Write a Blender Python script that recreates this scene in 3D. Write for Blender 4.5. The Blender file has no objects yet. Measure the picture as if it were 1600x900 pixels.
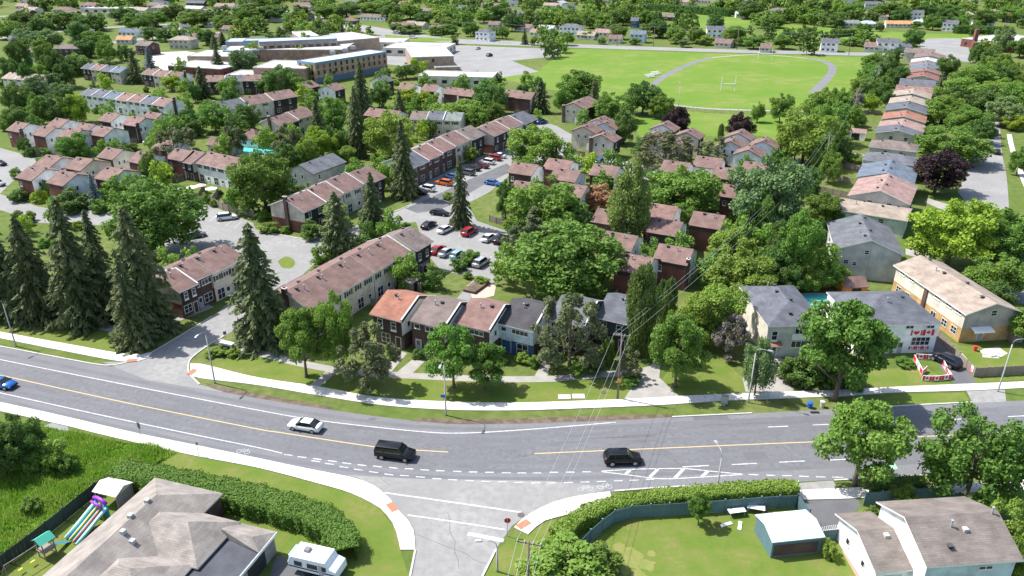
import bpy, bmesh, math, random
import numpy as np
from mathutils import Vector, Matrix
from mathutils.geometry import tessellate_polygon
R = math.radians
random.seed(7); rng = np.random.default_rng(7)
S = bpy.context.scene
C = S.collection
# ------------------------------------------------------------ camera, sky, sun, exposure
FPX, PITCH, CAMH = 1200.0, R(24.8), 61.0
cam = bpy.data.cameras.new('camera'); cam.lens = 36*FPX/1600; cam.sensor_width = 36
cam.clip_start = 1; cam.clip_end = 6000
co = bpy.data.objects.new('camera', cam); C.objects.link(co)
co.location = (0, 0, CAMH); co.rotation_euler = (math.pi/2-PITCH, 0, 0); S.camera = co
SUN_EL, SUN_AZ = R(56), R(159.5)          # where the sun stands (azimuth counted from +X)
w = bpy.data.worlds.new('World'); S.world = w; w.use_nodes = True
nt = w.node_tree; sk = nt.nodes.new('ShaderNodeTexSky'); sk.sky_type = 'NISHITA'
sk.sun_disc = False; sk.sun_elevation = SUN_EL; sk.sun_rotation = R(90)-SUN_AZ; sk.dust_density = 1.6; sk.ozone_density = .8
nt.links.new(sk.outputs[0], nt.nodes['Background'].inputs[0]); nt.nodes['Background'].inputs[1].default_value = 0.15
sl = bpy.data.lights.new('sun', 'SUN'); sl.energy = 4.8; sl.angle = R(0.53); sl.color = (1, .975, .93)
so = bpy.data.objects.new('sun', sl); C.objects.link(so); so.location = (-200, 100, 300)
sd = Vector((math.cos(SUN_EL)*math.cos(SUN_AZ), math.cos(SUN_EL)*math.sin(SUN_AZ), math.sin(SUN_EL)))
so.rotation_euler = sd.to_track_quat('Z', 'Y').to_euler()
S.view_settings.view_transform = 'Standard'; S.view_settings.look = 'None'
S.view_settings.exposure = 0.78; S.view_settings.gamma = 1
# ------------------------------------------------------------ helpers
def G(u, v, z=0.0):
    """world point at height z that the survey photograph shows at pixel (u, v) of 1600x900"""
    x = (u-800)/FPX; y = (450-v)/FPX
    d = (x, math.cos(PITCH)+y*math.sin(PITCH), -math.sin(PITCH)+y*math.cos(PITCH))
    t = (z-CAMH)/d[2]
    return Vector((d[0]*t, d[1]*t, z))
def mpp(p):                                # metres per photo pixel at a point
    dz = p[2]-CAMH
    return (p[1]*math.cos(PITCH)-dz*math.sin(PITCH))/FPX
MATS = {}
def mat(name, col, rough=.85, var=.0, nscale=0, ncol=None, nfac=.5, bump=0, bscale=20, metal=0, trans=0, spec=.3, nscale2=0, ncol2=None, detail=4, alpha=1):
    if name in MATS: return MATS[name]
    m = bpy.data.materials.new(name); m.use_nodes = True; MATS[name] = m
    n = m.node_tree.nodes; l = m.node_tree.links; b = n['Principled BSDF']
    b.inputs['Roughness'].default_value = rough; b.inputs['Metallic'].default_value = metal
    b.inputs['Specular IOR Level'].default_value = spec
    rgb = n.new('ShaderNodeRGB'); rgb.outputs[0].default_value = (*col, 1); cur = rgb.outputs[0]
    tc = n.new('ShaderNodeTexCoord')
    def noise(scale, c2, fac, lo=.4, hi=.62):
        nonlocal cur
        t = n.new('ShaderNodeTexNoise'); t.inputs['Scale'].default_value = scale; t.inputs['Detail'].default_value = detail
        t.inputs['Roughness'].default_value = .6
        l.new(tc.outputs['Object'], t.inputs['Vector'])
        mr = n.new('ShaderNodeMapRange'); mr.inputs[1].default_value = lo; mr.inputs[2].default_value = hi; mr.inputs[4].default_value = fac
        l.new(t.outputs[0], mr.inputs[0])
        mx = n.new('ShaderNodeMix'); mx.data_type = 'RGBA'
        l.new(mr.outputs[0], mx.inputs[0]); l.new(cur, mx.inputs[6]); mx.inputs[7].default_value = (*c2, 1); cur = mx.outputs[2]
    if nscale: noise(nscale, ncol, nfac)
    if nscale2: noise(nscale2, ncol2, nfac)
    if var:
        oi = n.new('ShaderNodeObjectInfo'); mr = n.new('ShaderNodeMapRange'); mr.inputs[3].default_value = 1-var; mr.inputs[4].default_value = 1+var
        l.new(oi.outputs['Random'], mr.inputs[0]); hs = n.new('ShaderNodeHueSaturation'); l.new(mr.outputs[0], hs.inputs['Value'])
        ml = n.new('ShaderNodeMath'); ml.operation = 'MULTIPLY_ADD'; ml.inputs[1].default_value = 37.7; ml.inputs[2].default_value = 0
        fr = n.new('ShaderNodeMath'); fr.operation = 'FRACT'; l.new(oi.outputs['Random'], ml.inputs[0]); l.new(ml.outputs[0], fr.inputs[0])
        m2 = n.new('ShaderNodeMapRange'); m2.inputs[3].default_value = .5-var*.1; m2.inputs[4].default_value = .5+var*.1
        l.new(fr.outputs[0], m2.inputs[0]); l.new(m2.outputs[0], hs.inputs['Hue'])
        l.new(cur, hs.inputs['Color']); cur = hs.outputs[0]
    l.new(cur, b.inputs['Base Color'])
    if bump:
        t = n.new('ShaderNodeTexNoise'); t.inputs['Scale'].default_value = bscale; t.inputs['Detail'].default_value = 5
        l.new(tc.outputs['Object'], t.inputs['Vector'])
        bp = n.new('ShaderNodeBump'); bp.inputs['Strength'].default_value = bump; bp.inputs['Distance'].default_value = .05
        l.new(t.outputs[0], bp.inputs['Height']); l.new(bp.outputs[0], b.inputs['Normal'])
    if trans:
        tr = n.new('ShaderNodeBsdfTranslucent'); l.new(cur, tr.inputs[0]); mx = n.new('ShaderNodeMixShader'); mx.inputs[0].default_value = trans
        l.new(b.outputs[0], mx.inputs[1]); l.new(tr.outputs[0], mx.inputs[2]); l.new(mx.outputs[0], n['Material Output'].inputs[0])
    return m
def bricky(name, c1, c2, mort, scale, bw=.5, rh=.25, msize=.02):
    """courses of shingles / bricks / boards: colour only, object coordinates"""
    m = mat(name, c1, .9, .06)
    n = m.node_tree.nodes; l = m.node_tree.links; b = n['Principled BSDF']
    old = b.inputs['Base Color'].links[0].from_socket
    ge = n.new('ShaderNodeNewGeometry'); tc = n.new('ShaderNodeTexCoord')
    # run the courses along the horizontal direction of each face
    cr = n.new('ShaderNodeVectorMath'); cr.operation = 'CROSS_PRODUCT'; cr.inputs[1].default_value = (0, 0, 1)
    l.new(ge.outputs['Normal'], cr.inputs[0]); nm = n.new('ShaderNodeVectorMath'); nm.operation = 'NORMALIZE'; l.new(cr.outputs[0], nm.inputs[0])
    cu = n.new('ShaderNodeVectorMath'); cu.operation = 'CROSS_PRODUCT'; l.new(nm.outputs[0], cu.inputs[0]); l.new(ge.outputs['Normal'], cu.inputs[1])
    d1 = n.new('ShaderNodeVectorMath'); d1.operation = 'DOT_PRODUCT'; l.new(nm.outputs[0], d1.inputs[0]); l.new(tc.outputs['Object'], d1.inputs[1])
    d2 = n.new('ShaderNodeVectorMath'); d2.operation = 'DOT_PRODUCT'; l.new(cu.outputs[0], d2.inputs[0]); l.new(tc.outputs['Object'], d2.inputs[1])
    cb = n.new('ShaderNodeCombineXYZ'); l.new(d1.outputs['Value'], cb.inputs[0]); l.new(d2.outputs['Value'], cb.inputs[1])
    br = n.new('ShaderNodeTexBrick'); l.new(cb.outputs[0], br.inputs[0])
    br.inputs['Scale'].default_value = scale; br.inputs['Brick Width'].default_value = bw; br.inputs['Row Height'].default_value = rh
    br.inputs['Mortar Size'].default_value = msize; br.inputs['Color2'].default_value = (*c2, 1); br.inputs['Mortar'].default_value = (*mort, 1)
    l.new(old, br.inputs['Color1'])
    t = n.new('ShaderNodeTexNoise'); t.inputs['Scale'].default_value = .55; t.inputs['Detail'].default_value = 6; l.new(tc.outputs['Object'], t.inputs[0])
    mr = n.new('ShaderNodeMapRange'); mr.inputs[1].default_value = .35; mr.inputs[2].default_value = .65; mr.inputs[3].default_value = .78; mr.inputs[4].default_value = 1.15
    l.new(t.outputs[0], mr.inputs[0]); hs = n.new('ShaderNodeHueSaturation'); l.new(br.outputs[0], hs.inputs['Color']); l.new(mr.outputs[0], hs.inputs['Value'])
    l.new(hs.outputs[0], b.inputs['Base Color'])
    return m
def roofmat(k, c): return bricky('shingle_'+k, c, tuple(x*.8 for x in c), tuple(x*.62 for x in c), 1.0, .9, .22, .016)
RC = dict(brown=(.205,.13,.112), red=(.30,.135,.092), rose=(.235,.142,.122), dark=(.075,.07,.075), grey=(.135,.14,.155), blue=(.13,.16,.20), tan=(.33,.265,.215),
          taupe=(.185,.145,.13), pink=(.31,.205,.178), green=(.2,.23,.21), pale=(.42,.44,.46), bright=(.25,.10,.085), weath=(.20,.17,.15), orange=(.5,.26,.12), slate=(.115,.12,.14))
for k, c in RC.items(): roofmat(k, c)
RM = lambda k: MATS['shingle_'+k]
bricky('brick_red', (.20,.07,.05), (.155,.05,.04), (.2,.12,.1), 1, .24, .08, .008)
bricky('brick_brown', (.105,.062,.05), (.08,.045,.038), (.11,.08,.07), 1, .24, .08, .008)
bricky('brick_yellow', (.48,.29,.12), (.42,.25,.10), (.42,.3,.18), 1, .24, .08, .008)
bricky('brick_pink', (.38,.22,.18), (.34,.19,.155), (.34,.22,.19), 1, .4, .12, .01)
bricky('brick_orange', (.43,.28,.195), (.38,.25,.175), (.4,.29,.22), 1, .4, .12, .01)
bricky('brick_tan', (.37,.265,.215), (.33,.24,.195), (.38,.29,.22), 1, .4, .12, .01)
bricky('clad_brown', (.085,.052,.045), (.065,.04,.036), (.04,.026,.022), 1, .3, .25, .02)
bricky('clad_dark', (.05,.042,.042), (.042,.036,.036), (.025,.02,.02), 1, .3, .25, .02)
bricky('clad_slate', (.075,.078,.088), (.06,.062,.072), (.04,.04,.045), 1, .3, .25, .02)
def siding(k, c): return bricky('siding_'+k, c, tuple(x*.95 for x in c), tuple(x*.7 for x in c), 1, 4.0, .2, .012)
for k, c in dict(cream=(.66,.6,.5), white=(.86,.85,.83), beige=(.55,.49,.4), grey=(.5,.5,.47), lblue=(.52,.62,.68), green=(.5,.56,.5), taupe=(.4,.36,.32), navy=(.05,.1,.19), ltan=(.6,.52,.42)).items(): siding(k, c)
W_ = dict(cream='siding_cream', white='siding_white', beige='siding_beige', grey='siding_grey', lblue='siding_lblue', green='siding_green', taupe='siding_taupe', navy='siding_navy', ltan='siding_ltan',
          red='brick_red', bbrown='brick_brown', yellow='brick_yellow', brown='clad_brown', dark='clad_dark', slate='clad_slate', pink='brick_pink', orange='brick_orange', tbrick='brick_tan')
WM = lambda k: MATS[W_[k]]
white = mat('white_paint', (.8,.8,.78), .5, .04, 3, (.6,.58,.54), .4)
fdark = mat('dark_fascia', (.055,.042,.036), .6)
fgrey = mat('grey_fascia', (.42,.42,.41), .6, 0, 2, (.3,.3,.3))
glass = mat('window_glass', (.025,.03,.035), .08, 0, spec=.6)
black = mat('black_metal', (.02,.02,.022), .5)
metal = mat('galvanised', (.42,.43,.44), .45, 0, 3, (.3,.31,.32), metal=.3)
concrete = mat('concrete', (.56,.53,.48), .9, .06, 1.2, (.44,.41,.37), .6, .15, 30)
slabm = mat('sidewalk_concrete', (.60,.57,.52), .9, .07, .9, (.47,.44,.40), .6, .12, 30)
asph = mat('asphalt', (.155,.155,.164), .92, 0, .12, (.195,.194,.197), .7, .25, 60, nscale2=2.5, ncol2=(.135,.135,.142), detail=8)
asph2 = mat('lot_asphalt', (.215,.211,.205), .92, 0, .1, (.285,.277,.262), .8, .2, 60, nscale2=1.1, ncol2=(.2,.196,.19), detail=8)
asphd = mat('new_asphalt', (.10,.10,.106), .92, 0, .3, (.125,.125,.13), .8, .2, 60)
pathm = mat('path_asphalt', (.27,.255,.235), .92, 0, .5, (.33,.31,.28), .8, .15, 40)
kerbm = mat('kerb_concrete', (.5,.48,.43), .9, 0, 1.5, (.38,.36,.33), .7)
paint = mat('road_paint', (.56,.56,.55), .8, 0, 2.2, (.3,.3,.305), .75)
ypaint = mat('road_paint_yellow', (.56,.42,.19), .8, 0, 4, (.4,.32,.2), .5)
grass = mat('grass', (.098,.138,.03), 1, 0, .035, (.155,.165,.06), .8, .6, 14, spec=.1, nscale2=.6, ncol2=(.07,.105,.022), detail=8)
lawn = mat('lawn_grass', (.10,.142,.026), 1, 0, .25, (.185,.165,.06), .9, .6, 18, spec=.1, nscale2=1.7, ncol2=(.105,.165,.025), detail=8)
field = mat('field_grass', (.108,.182,.026), 1, 0, .03, (.19,.205,.06), .85, .4, 9, spec=.1, nscale2=.16, ncol2=(.10,.185,.022), detail=9)
wildg = mat('wild_grass', (.19,.35,.04), 1, 0, .4, (.28,.38,.07), .8, 0, spec=.1, trans=.5)
dirt = mat('bare_soil', (.09,.068,.05), 1, 0, .8, (.16,.125,.085), .9, .4, 12)
gravel = mat('pale_gravel', (.4,.37,.32), 1, 0, 2.0, (.5,.46,.4), .8, .4, 30)
woodf = mat('weathered_wood', (.23,.185,.15), .9, .12, 3, (.30,.26,.22), .8)
teal = mat('teal_wood', (.085,.15,.165), .75, .12, 2.5, (.12,.19,.2), .6)
grn_f = mat('dark_green_wood', (.035,.055,.05), .8, .12, 2.5, (.06,.075,.07), .6)
def mkmesh(name, V, F, mats, mi=None, smooth=False):
    me = bpy.data.meshes.new(name); me.from_pydata([tuple(v) for v in V], [], F)
    for m in (mats if isinstance(mats, (list, tuple)) else [mats]): me.materials.append(m)
    if mi is not None: me.polygons.foreach_set('material_index', mi)
    if smooth: me.polygons.foreach_set('use_smooth', [True]*len(me.polygons))
    return me
def npmesh(name, V, quads, m):
    me = bpy.data.meshes.new(name); nq, k = quads.shape
    me.vertices.add(len(V)); me.vertices.foreach_set('co', np.asarray(V, np.float32).ravel())
    me.loops.add(nq*k); me.loops.foreach_set('vertex_index', quads.astype(np.int32).ravel())
    me.polygons.add(nq); me.polygons.foreach_set('loop_start', np.arange(0, nq*k, k, dtype=np.int32)); me.polygons.foreach_set('loop_total', np.full(nq, k, np.int32))
    me.update(calc_edges=True); me.materials.append(m); return me
def ob(name, me, parent=None, loc=(0,0,0), rz=0, sc=None):
    o = bpy.data.objects.new(name, me); C.objects.link(o); o.location = loc
    if rz: o.rotation_euler = (0, 0, rz)
    if sc is not None: o.scale = sc
    if parent: o.parent = parent
    return o
def tag(o, label, cat, group=None):
    o['label'] = label; o['category'] = cat
    if group: o['group'] = group
    return o
def thing(name, label, cat, loc=(0,0,0), rz=0, group=None, sc=None):
    return tag(ob(name, None, None, loc, rz, sc), label, cat, group)
class MB:
    """collects faces into one mesh"""
    def __init__(s): s.V = []; s.F = []; s.M = []; s.ms = []
    def mi(s, m):
        if m not in s.ms: s.ms.append(m)
        return s.ms.index(m)
    def poly(s, pts, m):
        i = len(s.V); s.V += [tuple(p) for p in pts]; s.F.append(tuple(range(i, i+len(pts)))); s.M.append(s.mi(m)); return s
    def box(s, x0, x1, y0, y1, z0, z1, m, T=None):
        p = [Vector((x, y, z)) for z in (z0, z1) for y in (y0, y1) for x in (x0, x1)]
        if T is not None: p = [T @ q for q in p]
        i = len(s.V); s.V += [tuple(q) for q in p]
        for f in ((0,2,3,1),(4,5,7,6),(0,1,5,4),(2,6,7,3),(1,3,7,5),(0,4,6,2)): s.F.append(tuple(i+k for k in f)); s.M.append(s.mi(m))
        return s
    def prism(s, prof, a, b, m, axis='x', side=None):
        """prof: closed (p,q) outline; extruded a..b along axis ('x': p=y,q=z; 'y': p=x,q=z; 'z': p=x,q=y)"""
        f = {'x': lambda p, q, t: (t, p, q), 'y': lambda p, q, t: (p, t, q), 'z': lambda p, q, t: (p, q, t)}[axis]
        n = len(prof); i = len(s.V)
        s.V += [f(p, q, a) for p, q in prof]+[f(p, q, b) for p, q in prof]
        for k in range(n): s.F.append((i+k, i+(k+1) % n, i+n+(k+1) % n, i+n+k)); s.M.append(s.mi(m))
        s.F.append(tuple(i+k for k in range(n-1, -1, -1))); s.M.append(s.mi(side or m)); s.F.append(tuple(i+n+k for k in range(n))); s.M.append(s.mi(side or m)); return s
    def tube(s, pts, r, m, n=8, cap=True):
        pts = [Vector(p) for p in pts]; rs = r if isinstance(r, (list, tuple)) else [r]*len(pts); i0 = len(s.V)
        for k, p in enumerate(pts):
            d = (pts[min(k+1, len(pts)-1)]-pts[max(k-1, 0)]).normalized()
            a = d.orthogonal().normalized() if abs(d.z) < .9 else Vector((1,0,0)); a = (a-d*a.dot(d)).normalized(); b = d.cross(a)
            for j in range(n):
                t = 2*math.pi*j/n; s.V.append(tuple(p+(a*math.cos(t)+b*math.sin(t))*rs[k]))
        for k in range(len(pts)-1):
            for j in range(n): s.F.append((i0+k*n+j, i0+k*n+(j+1) % n, i0+(k+1)*n+(j+1) % n, i0+(k+1)*n+j)); s.M.append(s.mi(m))
        if cap:
            s.F.append(tuple(i0+j for j in range(n-1, -1, -1))); s.M.append(s.mi(m)); s.F.append(tuple(i0+(len(pts)-1)*n+j for j in range(n))); s.M.append(s.mi(m))
        return s
    def mesh(s, name, smooth=False, bevel=0, T=None):
        V = [T @ Vector(v) for v in s.V] if T is not None else s.V
        me = mkmesh(name, V, s.F, s.ms, s.M, smooth)
        b = bmesh.new(); b.from_mesh(me); bmesh.ops.remove_doubles(b, verts=b.verts, dist=1e-5) if smooth else None
        bmesh.ops.recalc_face_normals(b, faces=b.faces)
        if bevel: bmesh.ops.bevel(b, geom=list(b.edges), offset=bevel, segments=1, affect='EDGES', clamp_overlap=True)
        b.to_mesh(me); b.free(); return me
    def obj(s, name, parent=None, loc=(0,0,0), rz=0, **k): return ob(name, s.mesh(name, **k), parent, loc, rz)
# ------------------------------------------------------------ setting: ground, roads, paths
PAVED = []
def inpoly(x, y, P):
    c = False; j = len(P)-1
    for i in range(len(P)):
        if (P[i][1] > y) != (P[j][1] > y) and x < (P[j][0]-P[i][0])*(y-P[i][1])/(P[j][1]-P[i][1])+P[i][0]: c = not c
        j = i
    return c
def world_pts(px, z=0): return [G(u, v, 0).to_2d() for u, v in px]
def sheet(name, px, z, m, kind='structure', world=False):
    P = [Vector((p[0], p[1])) for p in px] if world else world_pts(px)
    tris = tessellate_polygon([[Vector((p.x, p.y, 0)) for p in P]])
    me = mkmesh(name, [(p.x, p.y, z) for p in P], [tuple(t) for t in tris], m)
    b = bmesh.new(); b.from_mesh(me); bmesh.ops.recalc_face_normals(b, faces=b.faces)
    for f in b.faces:
        if f.normal.z < 0: f.normal_flip()
    b.to_mesh(me); b.free()
    o = ob(name, me); o['kind'] = kind
    if m in (asph, asph2, asphd, pathm, gravel, field) or name == 'parking_lot': PAVED.append([(p.x, p.y) for p in P])
    return o
def smooth(px, n=6):
    """Catmull-Rom through ground points"""
    P = world_pts(px); out = []
    for i in range(len(P)-1):
        a, b, c, d = P[max(i-1, 0)], P[i], P[i+1], P[min(i+2, len(P)-1)]
        for k in range(n):
            t = k/n; out.append(.5*((2*b)+(c-a)*t+(2*a-5*b+4*c-d)*t*t+(3*b-a-3*c+d)*t**3))
    out.append(P[-1]); return out
def resample(P, step):
    L = [0]
    for a, b in zip(P, P[1:]): L.append(L[-1]+(b-a).length)
    n = max(1, round(L[-1]/step)); out = []; j = 0
    for k in range(n+1):
        s = L[-1]*k/n
        while j < len(P)-2 and L[j+1] < s: j += 1
        t = (s-L[j])/max(1e-6, L[j+1]-L[j]); out.append(P[j].lerp(P[j+1], t))
    return out
def strip_mesh(mb, P, half, z, m, z0=None, off=0):
    """ribbon along world polyline P, optionally with depth down to z0"""
    n = len(P); Lf = []; Rt = []
    for i, p in enumerate(P):
        d = (P[min(i+1, n-1)]-P[max(i-1, 0)]).normalized(); nn = Vector((-d.y, d.x)); Lf.append(p+nn*(off+half)); Rt.append(p+nn*(off-half))
    for i in range(n-1):
        mb.poly([(*Rt[i], z), (*Rt[i+1], z), (*Lf[i+1], z), (*Lf[i], z)], m)
        if z0 is not None:
            mb.poly([(*Rt[i], z0), (*Rt[i+1], z0), (*Rt[i+1], z), (*Rt[i], z)], m); mb.poly([(*Lf[i+1], z0), (*Lf[i], z0), (*Lf[i], z), (*Lf[i+1], z)], m)
    return mb
def struct(mb, name, **k): o = mb.obj(name, **k); o['kind'] = 'structure'; return o
sheet('ground', [(-3500,-500),(3500,-500),(3500,4500),(-3500,4500)], 0, grass, world=True)
NE = [(-150,513),(0,541),(100,560),(150,569),(230,583),(310,600),(350,612),(400,622),(500,638),(600,652),(700,662),(800,662),(950,657),(1050,652),(1175,646),(1312,639),(1410,634),(1520,629),(1760,620)]
SE = [(-150,598),(0,628),(100,650),(207,675),(300,694),(400,716),(475,732),(562,750),(650,764),(760,771),(860,772),(953,769),(1050,761),(1200,755),(1325,749),(1485,740),(1760,730)]
nE, sE = smooth(NE), smooth(SE)
sheet('main_road', nE+sE[::-1], .02, asph, world=True)
lane = mat('lane_asphalt', (.135,.135,.144), .9, 0, .1, (.163,.163,.17), .8, .25, 60, nscale2=1.6, ncol2=(.108,.108,.116), detail=9)
sheet('lane_surface', smooth([(-60,550),(0,562),(200,602),(400,640.5),(500,657.5),(650,674),(720,677),(800,675),(880,670),(962,664),(1100,657),(1250,650),(1450,641),(1700,629)])+smooth([(-60,601),(0,614),(140,645),(282,675),(400,699),(441,708.5),(560,725),(700,737),(800,739),(920,737),(1050,736),(1200,731),(1400,722),(1700,709)])[::-1], .0225, lane, world=True)
wheelm = mat('wheel_track', (.122,.122,.13), .85, 0, .25, (.14,.14,.148), .9, .2, 60)
for k, off in enumerate((-5.3,-3.6,-1.9,1.9,3.6,5.3)):
    mb = MB(); strip_mesh(mb, smooth([(-60,575),(17,590),(200,630),(400,670),(590,698),(700,706),(835,708),(1000,702),(1200,693.5),(1450,682),(1640,672)]), .38, .0236+.0002*k, wheelm, off=off if abs(off) < 5 else off*.98); struct(mb, 'wheel_track')
sheet('side_street', [(540,742),(562,748),(600,769),(622,795),(645,823),(649,860),(640,905),(630,960),(735,960),(750,905),(775,858),(800,822),(825,804),(875,781),(940,768),(950,760),(860,752),(760,750),(640,748)], .025, asph2)
sheet('entrance_street', [(160,566),(205,565),(240,550),(332,495),(372,462),(440,470),(350,525),(322,542),(300,558),(295,570),(297,586),(312,601),(350,613),(300,606),(230,594)], .028, asph2)
sheet('parking_lot', [(300,518),(332,494),(400,444),(440,425),(380,440),(330,430),(250,402),(240,380),(160,352),(60,348),(0,328),(-80,322),(-80,298),(0,303),(60,323),(110,331),(165,328),(285,314),(330,322),(395,348),(400,359),(475,372),(530,362),(600,337),(637,321),(660,305),(640,297),(700,268),(745,247),(775,236),(800,222),(850,190),(870,197),(900,214),(884,232),(880,243),(980,252),(1035,262),(1032,284),(1000,284),(960,263),(900,259),(850,256),(805,262),(790,280),(765,300),(730,318),(745,345),(800,364),(812,385),(806,424),(778,440),(735,472),(712,468),(744,432),(690,424),(674,405),(664,385),(650,347),(615,350),(560,372),(505,400),(470,432),(440,470),(350,526)], .012, asph2)
sheet('complex_lane', [(-80,222),(0,231),(62,248),(40,268),(18,285),(0,302.5),(-80,297)], .012, asph2)
sheet('dark_lane', [(634,326),(687,302),(732,281),(792,255),(803,266),(752,291),(700,322),(687,328),(652,333)], .017, asphd)
sheet('traffic_island', smooth([(434,408),(446,401),(457,404),(461,412),(454,419),(441,418),(434,408)]), .02, lawn, world=True)
sheet('far_road', [(430,14),(480,22),(560,38),(700,60),(900,69),(1100,76),(1420,84),(1420,89),(1100,81),(900,74.5),(700,67.5),(590,54),(540,45),(430,20)], .02, asph2)
sheet('school_lot', [(575,78),(560,62),(600,55),(640,66),(700,70),(800,74),(885,77),(868,88),(800,95),(842,112),(760,125),(700,112),(640,104),(600,100)], .012, asph2)
sheet('school_yard', [(240,82),(290,80),(345,88),(340,108),(260,112),(235,98)], .012, gravel)
sheet('field_far_lot', [(1432,70),(1450,60),(1500,60),(1512,72),(1520,98),(1465,92)], .012, asph2)
sheet('playing_field', [(778,122),(842,110),(868,89),(890,77),(905,76),(1100,83),(1400,90),(1372,105),(1350,140),(1322,177),(1200,173),(1112,171),(1050,165),(985,173),(940,150),(860,140)], .006, field)
sheet('lower_lawn', [(985,186),(1045,171),(1112,177),(1330,184),(1310,232),(1240,240),(1190,212),(1000,214)], .006, field)
sheet('far_playing_field', [(985,14),(1080,16),(1170,30),(1180,52),(1100,50),(1040,30),(1000,24)], .006, field)
sheet('far_lawn', [(1200,52),(1230,38),(1320,45),(1440,52),(1600,55),(1600,62),(1430,62),(1300,66),(1220,62)], .006, field)
for q in ([(-20,62),(60,52),(150,44),(230,40),(330,34),(430,26)], [(120,74),(180,66),(250,58),(330,52),(400,48)], [(-20,26),(120,22),(260,18),(420,12)]):
    mb = MB(); strip_mesh(mb, smooth(q), 4.5, .014, asph2); struct(mb, 'far_street')
sheet('school_lawn', [(600,54),(640,57),(720,62),(700,65),(640,64),(604,60)], .026, field)
mb = MB(); strip_mesh(mb, smooth([(1018,134),(1040,118),(1062,107),(1087,97),(1112,90)]), 1.7, .016, asph); struct(mb, 'running_track')
mb = MB(); strip_mesh(mb, smooth([(1112,90),(1162,86),(1200,86),(1262,91)]), .9, .016, pathm); struct(mb, 'running_track')
mb = MB(); strip_mesh(mb, smooth([(1262,91),(1290,97),(1301,107),(1293,122),(1270,145)]), 1.9, .016, asph); struct(mb, 'running_track')
mb = MB(); strip_mesh(mb, smooth([(1040,162),(1060,165),(1112,170),(1200,173),(1330,177)]), 1.0, .016, pathm); struct(mb, 'field_path')
sheet('right_street', [(1497,300),(1510,270),(1541,213),(1550,165),(1556,120),(1566,120),(1564,165),(1563,214),(1566,243),(1572,269),(1575,299),(1577,333),(1640,345),(1640,480),(1560,470),(1545,420),(1530,345)], .014, asph2)
for d in ([(1445,316),(1450,310),(1500,325),(1500,340)], [(1415,388),(1415,398),(1450,406),(1452,396)], [(1580,345),(1640,350),(1640,365),(1583,356)]): sheet('driveway', d, .018, pathm)
mb = MB(); strip_mesh(mb, smooth([(1577,210),(1580,226),(1587,250),(1598,277),(1612,310)]), .7, .05, slabm); struct(mb, 'street_footpath')
# driveways, walks and yards close to the main road
sheet('house_driveway', [(1435,520),(1466,512),(1480,540),(1508,570),(1526,600),(1493,602),(1470,575)], .012, asphd)
sheet('shared_driveway', [(1165,612),(1160,590),(1190,560),(1215,540),(1235,600),(1240,612)], .012, pathm)
sheet('driveway_apron', [(1510,611),(1570,609),(1572,628),(1520,630)], .03, asph2)
sheet('corner_driveway', [(1245,781),(1252,783),(1340,779),(1345,790),(1335,800),(1338,812),(1320,830),(1280,835),(1262,800)], .012, asphd)
sheet('driveway_crossing', [(1249,755),(1302,751),(1308,765),(1245,768)], .03, asph2)
sheet('brick_walk', [(1322,842),(1340,850),(1358,905),(1340,905),(1316,862)], .012, mat('brick_paving', (.42,.23,.17), .9, 0, 3, (.34,.18,.14), .8))
sheet('trailer_pad', [(432,868),(560,905),(560,960),(420,960),(424,890)], .012, asphd)
sheet('meadow', [(-40,655),(60,690),(108,674),(180,690),(282,706),(225,736),(176,740),(90,812),(0,874),(-80,900)], .005, mat('meadow_grass', (.11,.24,.02), 1, 0, .35, (.17,.25,.04), .8, .6, 10, spec=.1))
sheet('dead_end_lane', [(60,668),(100,655),(108,672),(90,690),(72,690)], .012, asph2)
sheet('courtyard_pad', [(730,446),(750,440),(775,446),(772,462),(740,470)], .02, mat('pink_pavers', (.5,.36,.3), .9, 0, 3, (.42,.3,.25), .8))
sheet('bare_verge', [(660,653),(720,655),(800,654),(900,651),(985,648),(1048,648),(1050,652),(950,657.5),(800,662.5),(700,662.5),(640,657.5)], .03, dirt)
sheet('bare_verge', [(318,598),(360,607),(440,622),(520,636),(520,641),(440,629),(350,613)], .03, dirt)
for i, p in enumerate(([(310,577),(318,571),(400,590),(500,605),(575,619),(650,626),(800,630),(980,624),(1020,620),(1040,616),(1020,606),(985,596),(940,592),(860,598),(800,596),(700,592),(620,588),(540,585),(470,570),(400,552),(360,556)],
    [(0,496),(60,505),(150,515),(232,533),(238,548),(200,553),(100,536),(0,518)], [(1040,616),(1028,602),(1050,570),(1110,540),(1160,590),(1165,611),(1075,617)],
    [(1335,606),(1360,580),(1440,570),(1490,602),(1400,606)], [(1516,582),(1470,528),(1500,540),(1600,545),(1640,590),(1524,598)],
    [(220,735),(285,705),(400,731),(500,757),(550,772),(590,792),(617,825),(626,860),(640,905),(440,905),(440,860),(300,790)], [(752,905),(775,862),(800,840),(850,816),(930,796),(1240,782),(1258,805),(1280,835),(1320,860),(1340,905)],
    [(20,888),(180,760),(236,752),(70,905),(0,905)], [(1302,758),(1460,744),(1485,742),(1480,756),(1308,766)], [(1310,640),(1400,618),(1505,613),(1518,628)])):
    sheet('lawn', p, .007, lawn)
for d in ([(593,580),(625,548),(636,552),(610,583)], [(617,584),(660,549),(676,552),(640,588)], [(835,588),(850,562),(862,562),(855,588)], [(1000,594),(1020,566),(1032,568),(1030,590),(1062,620),(975,624),(990,600)]):
    sheet('house_walk', d, .014, pathm)
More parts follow.
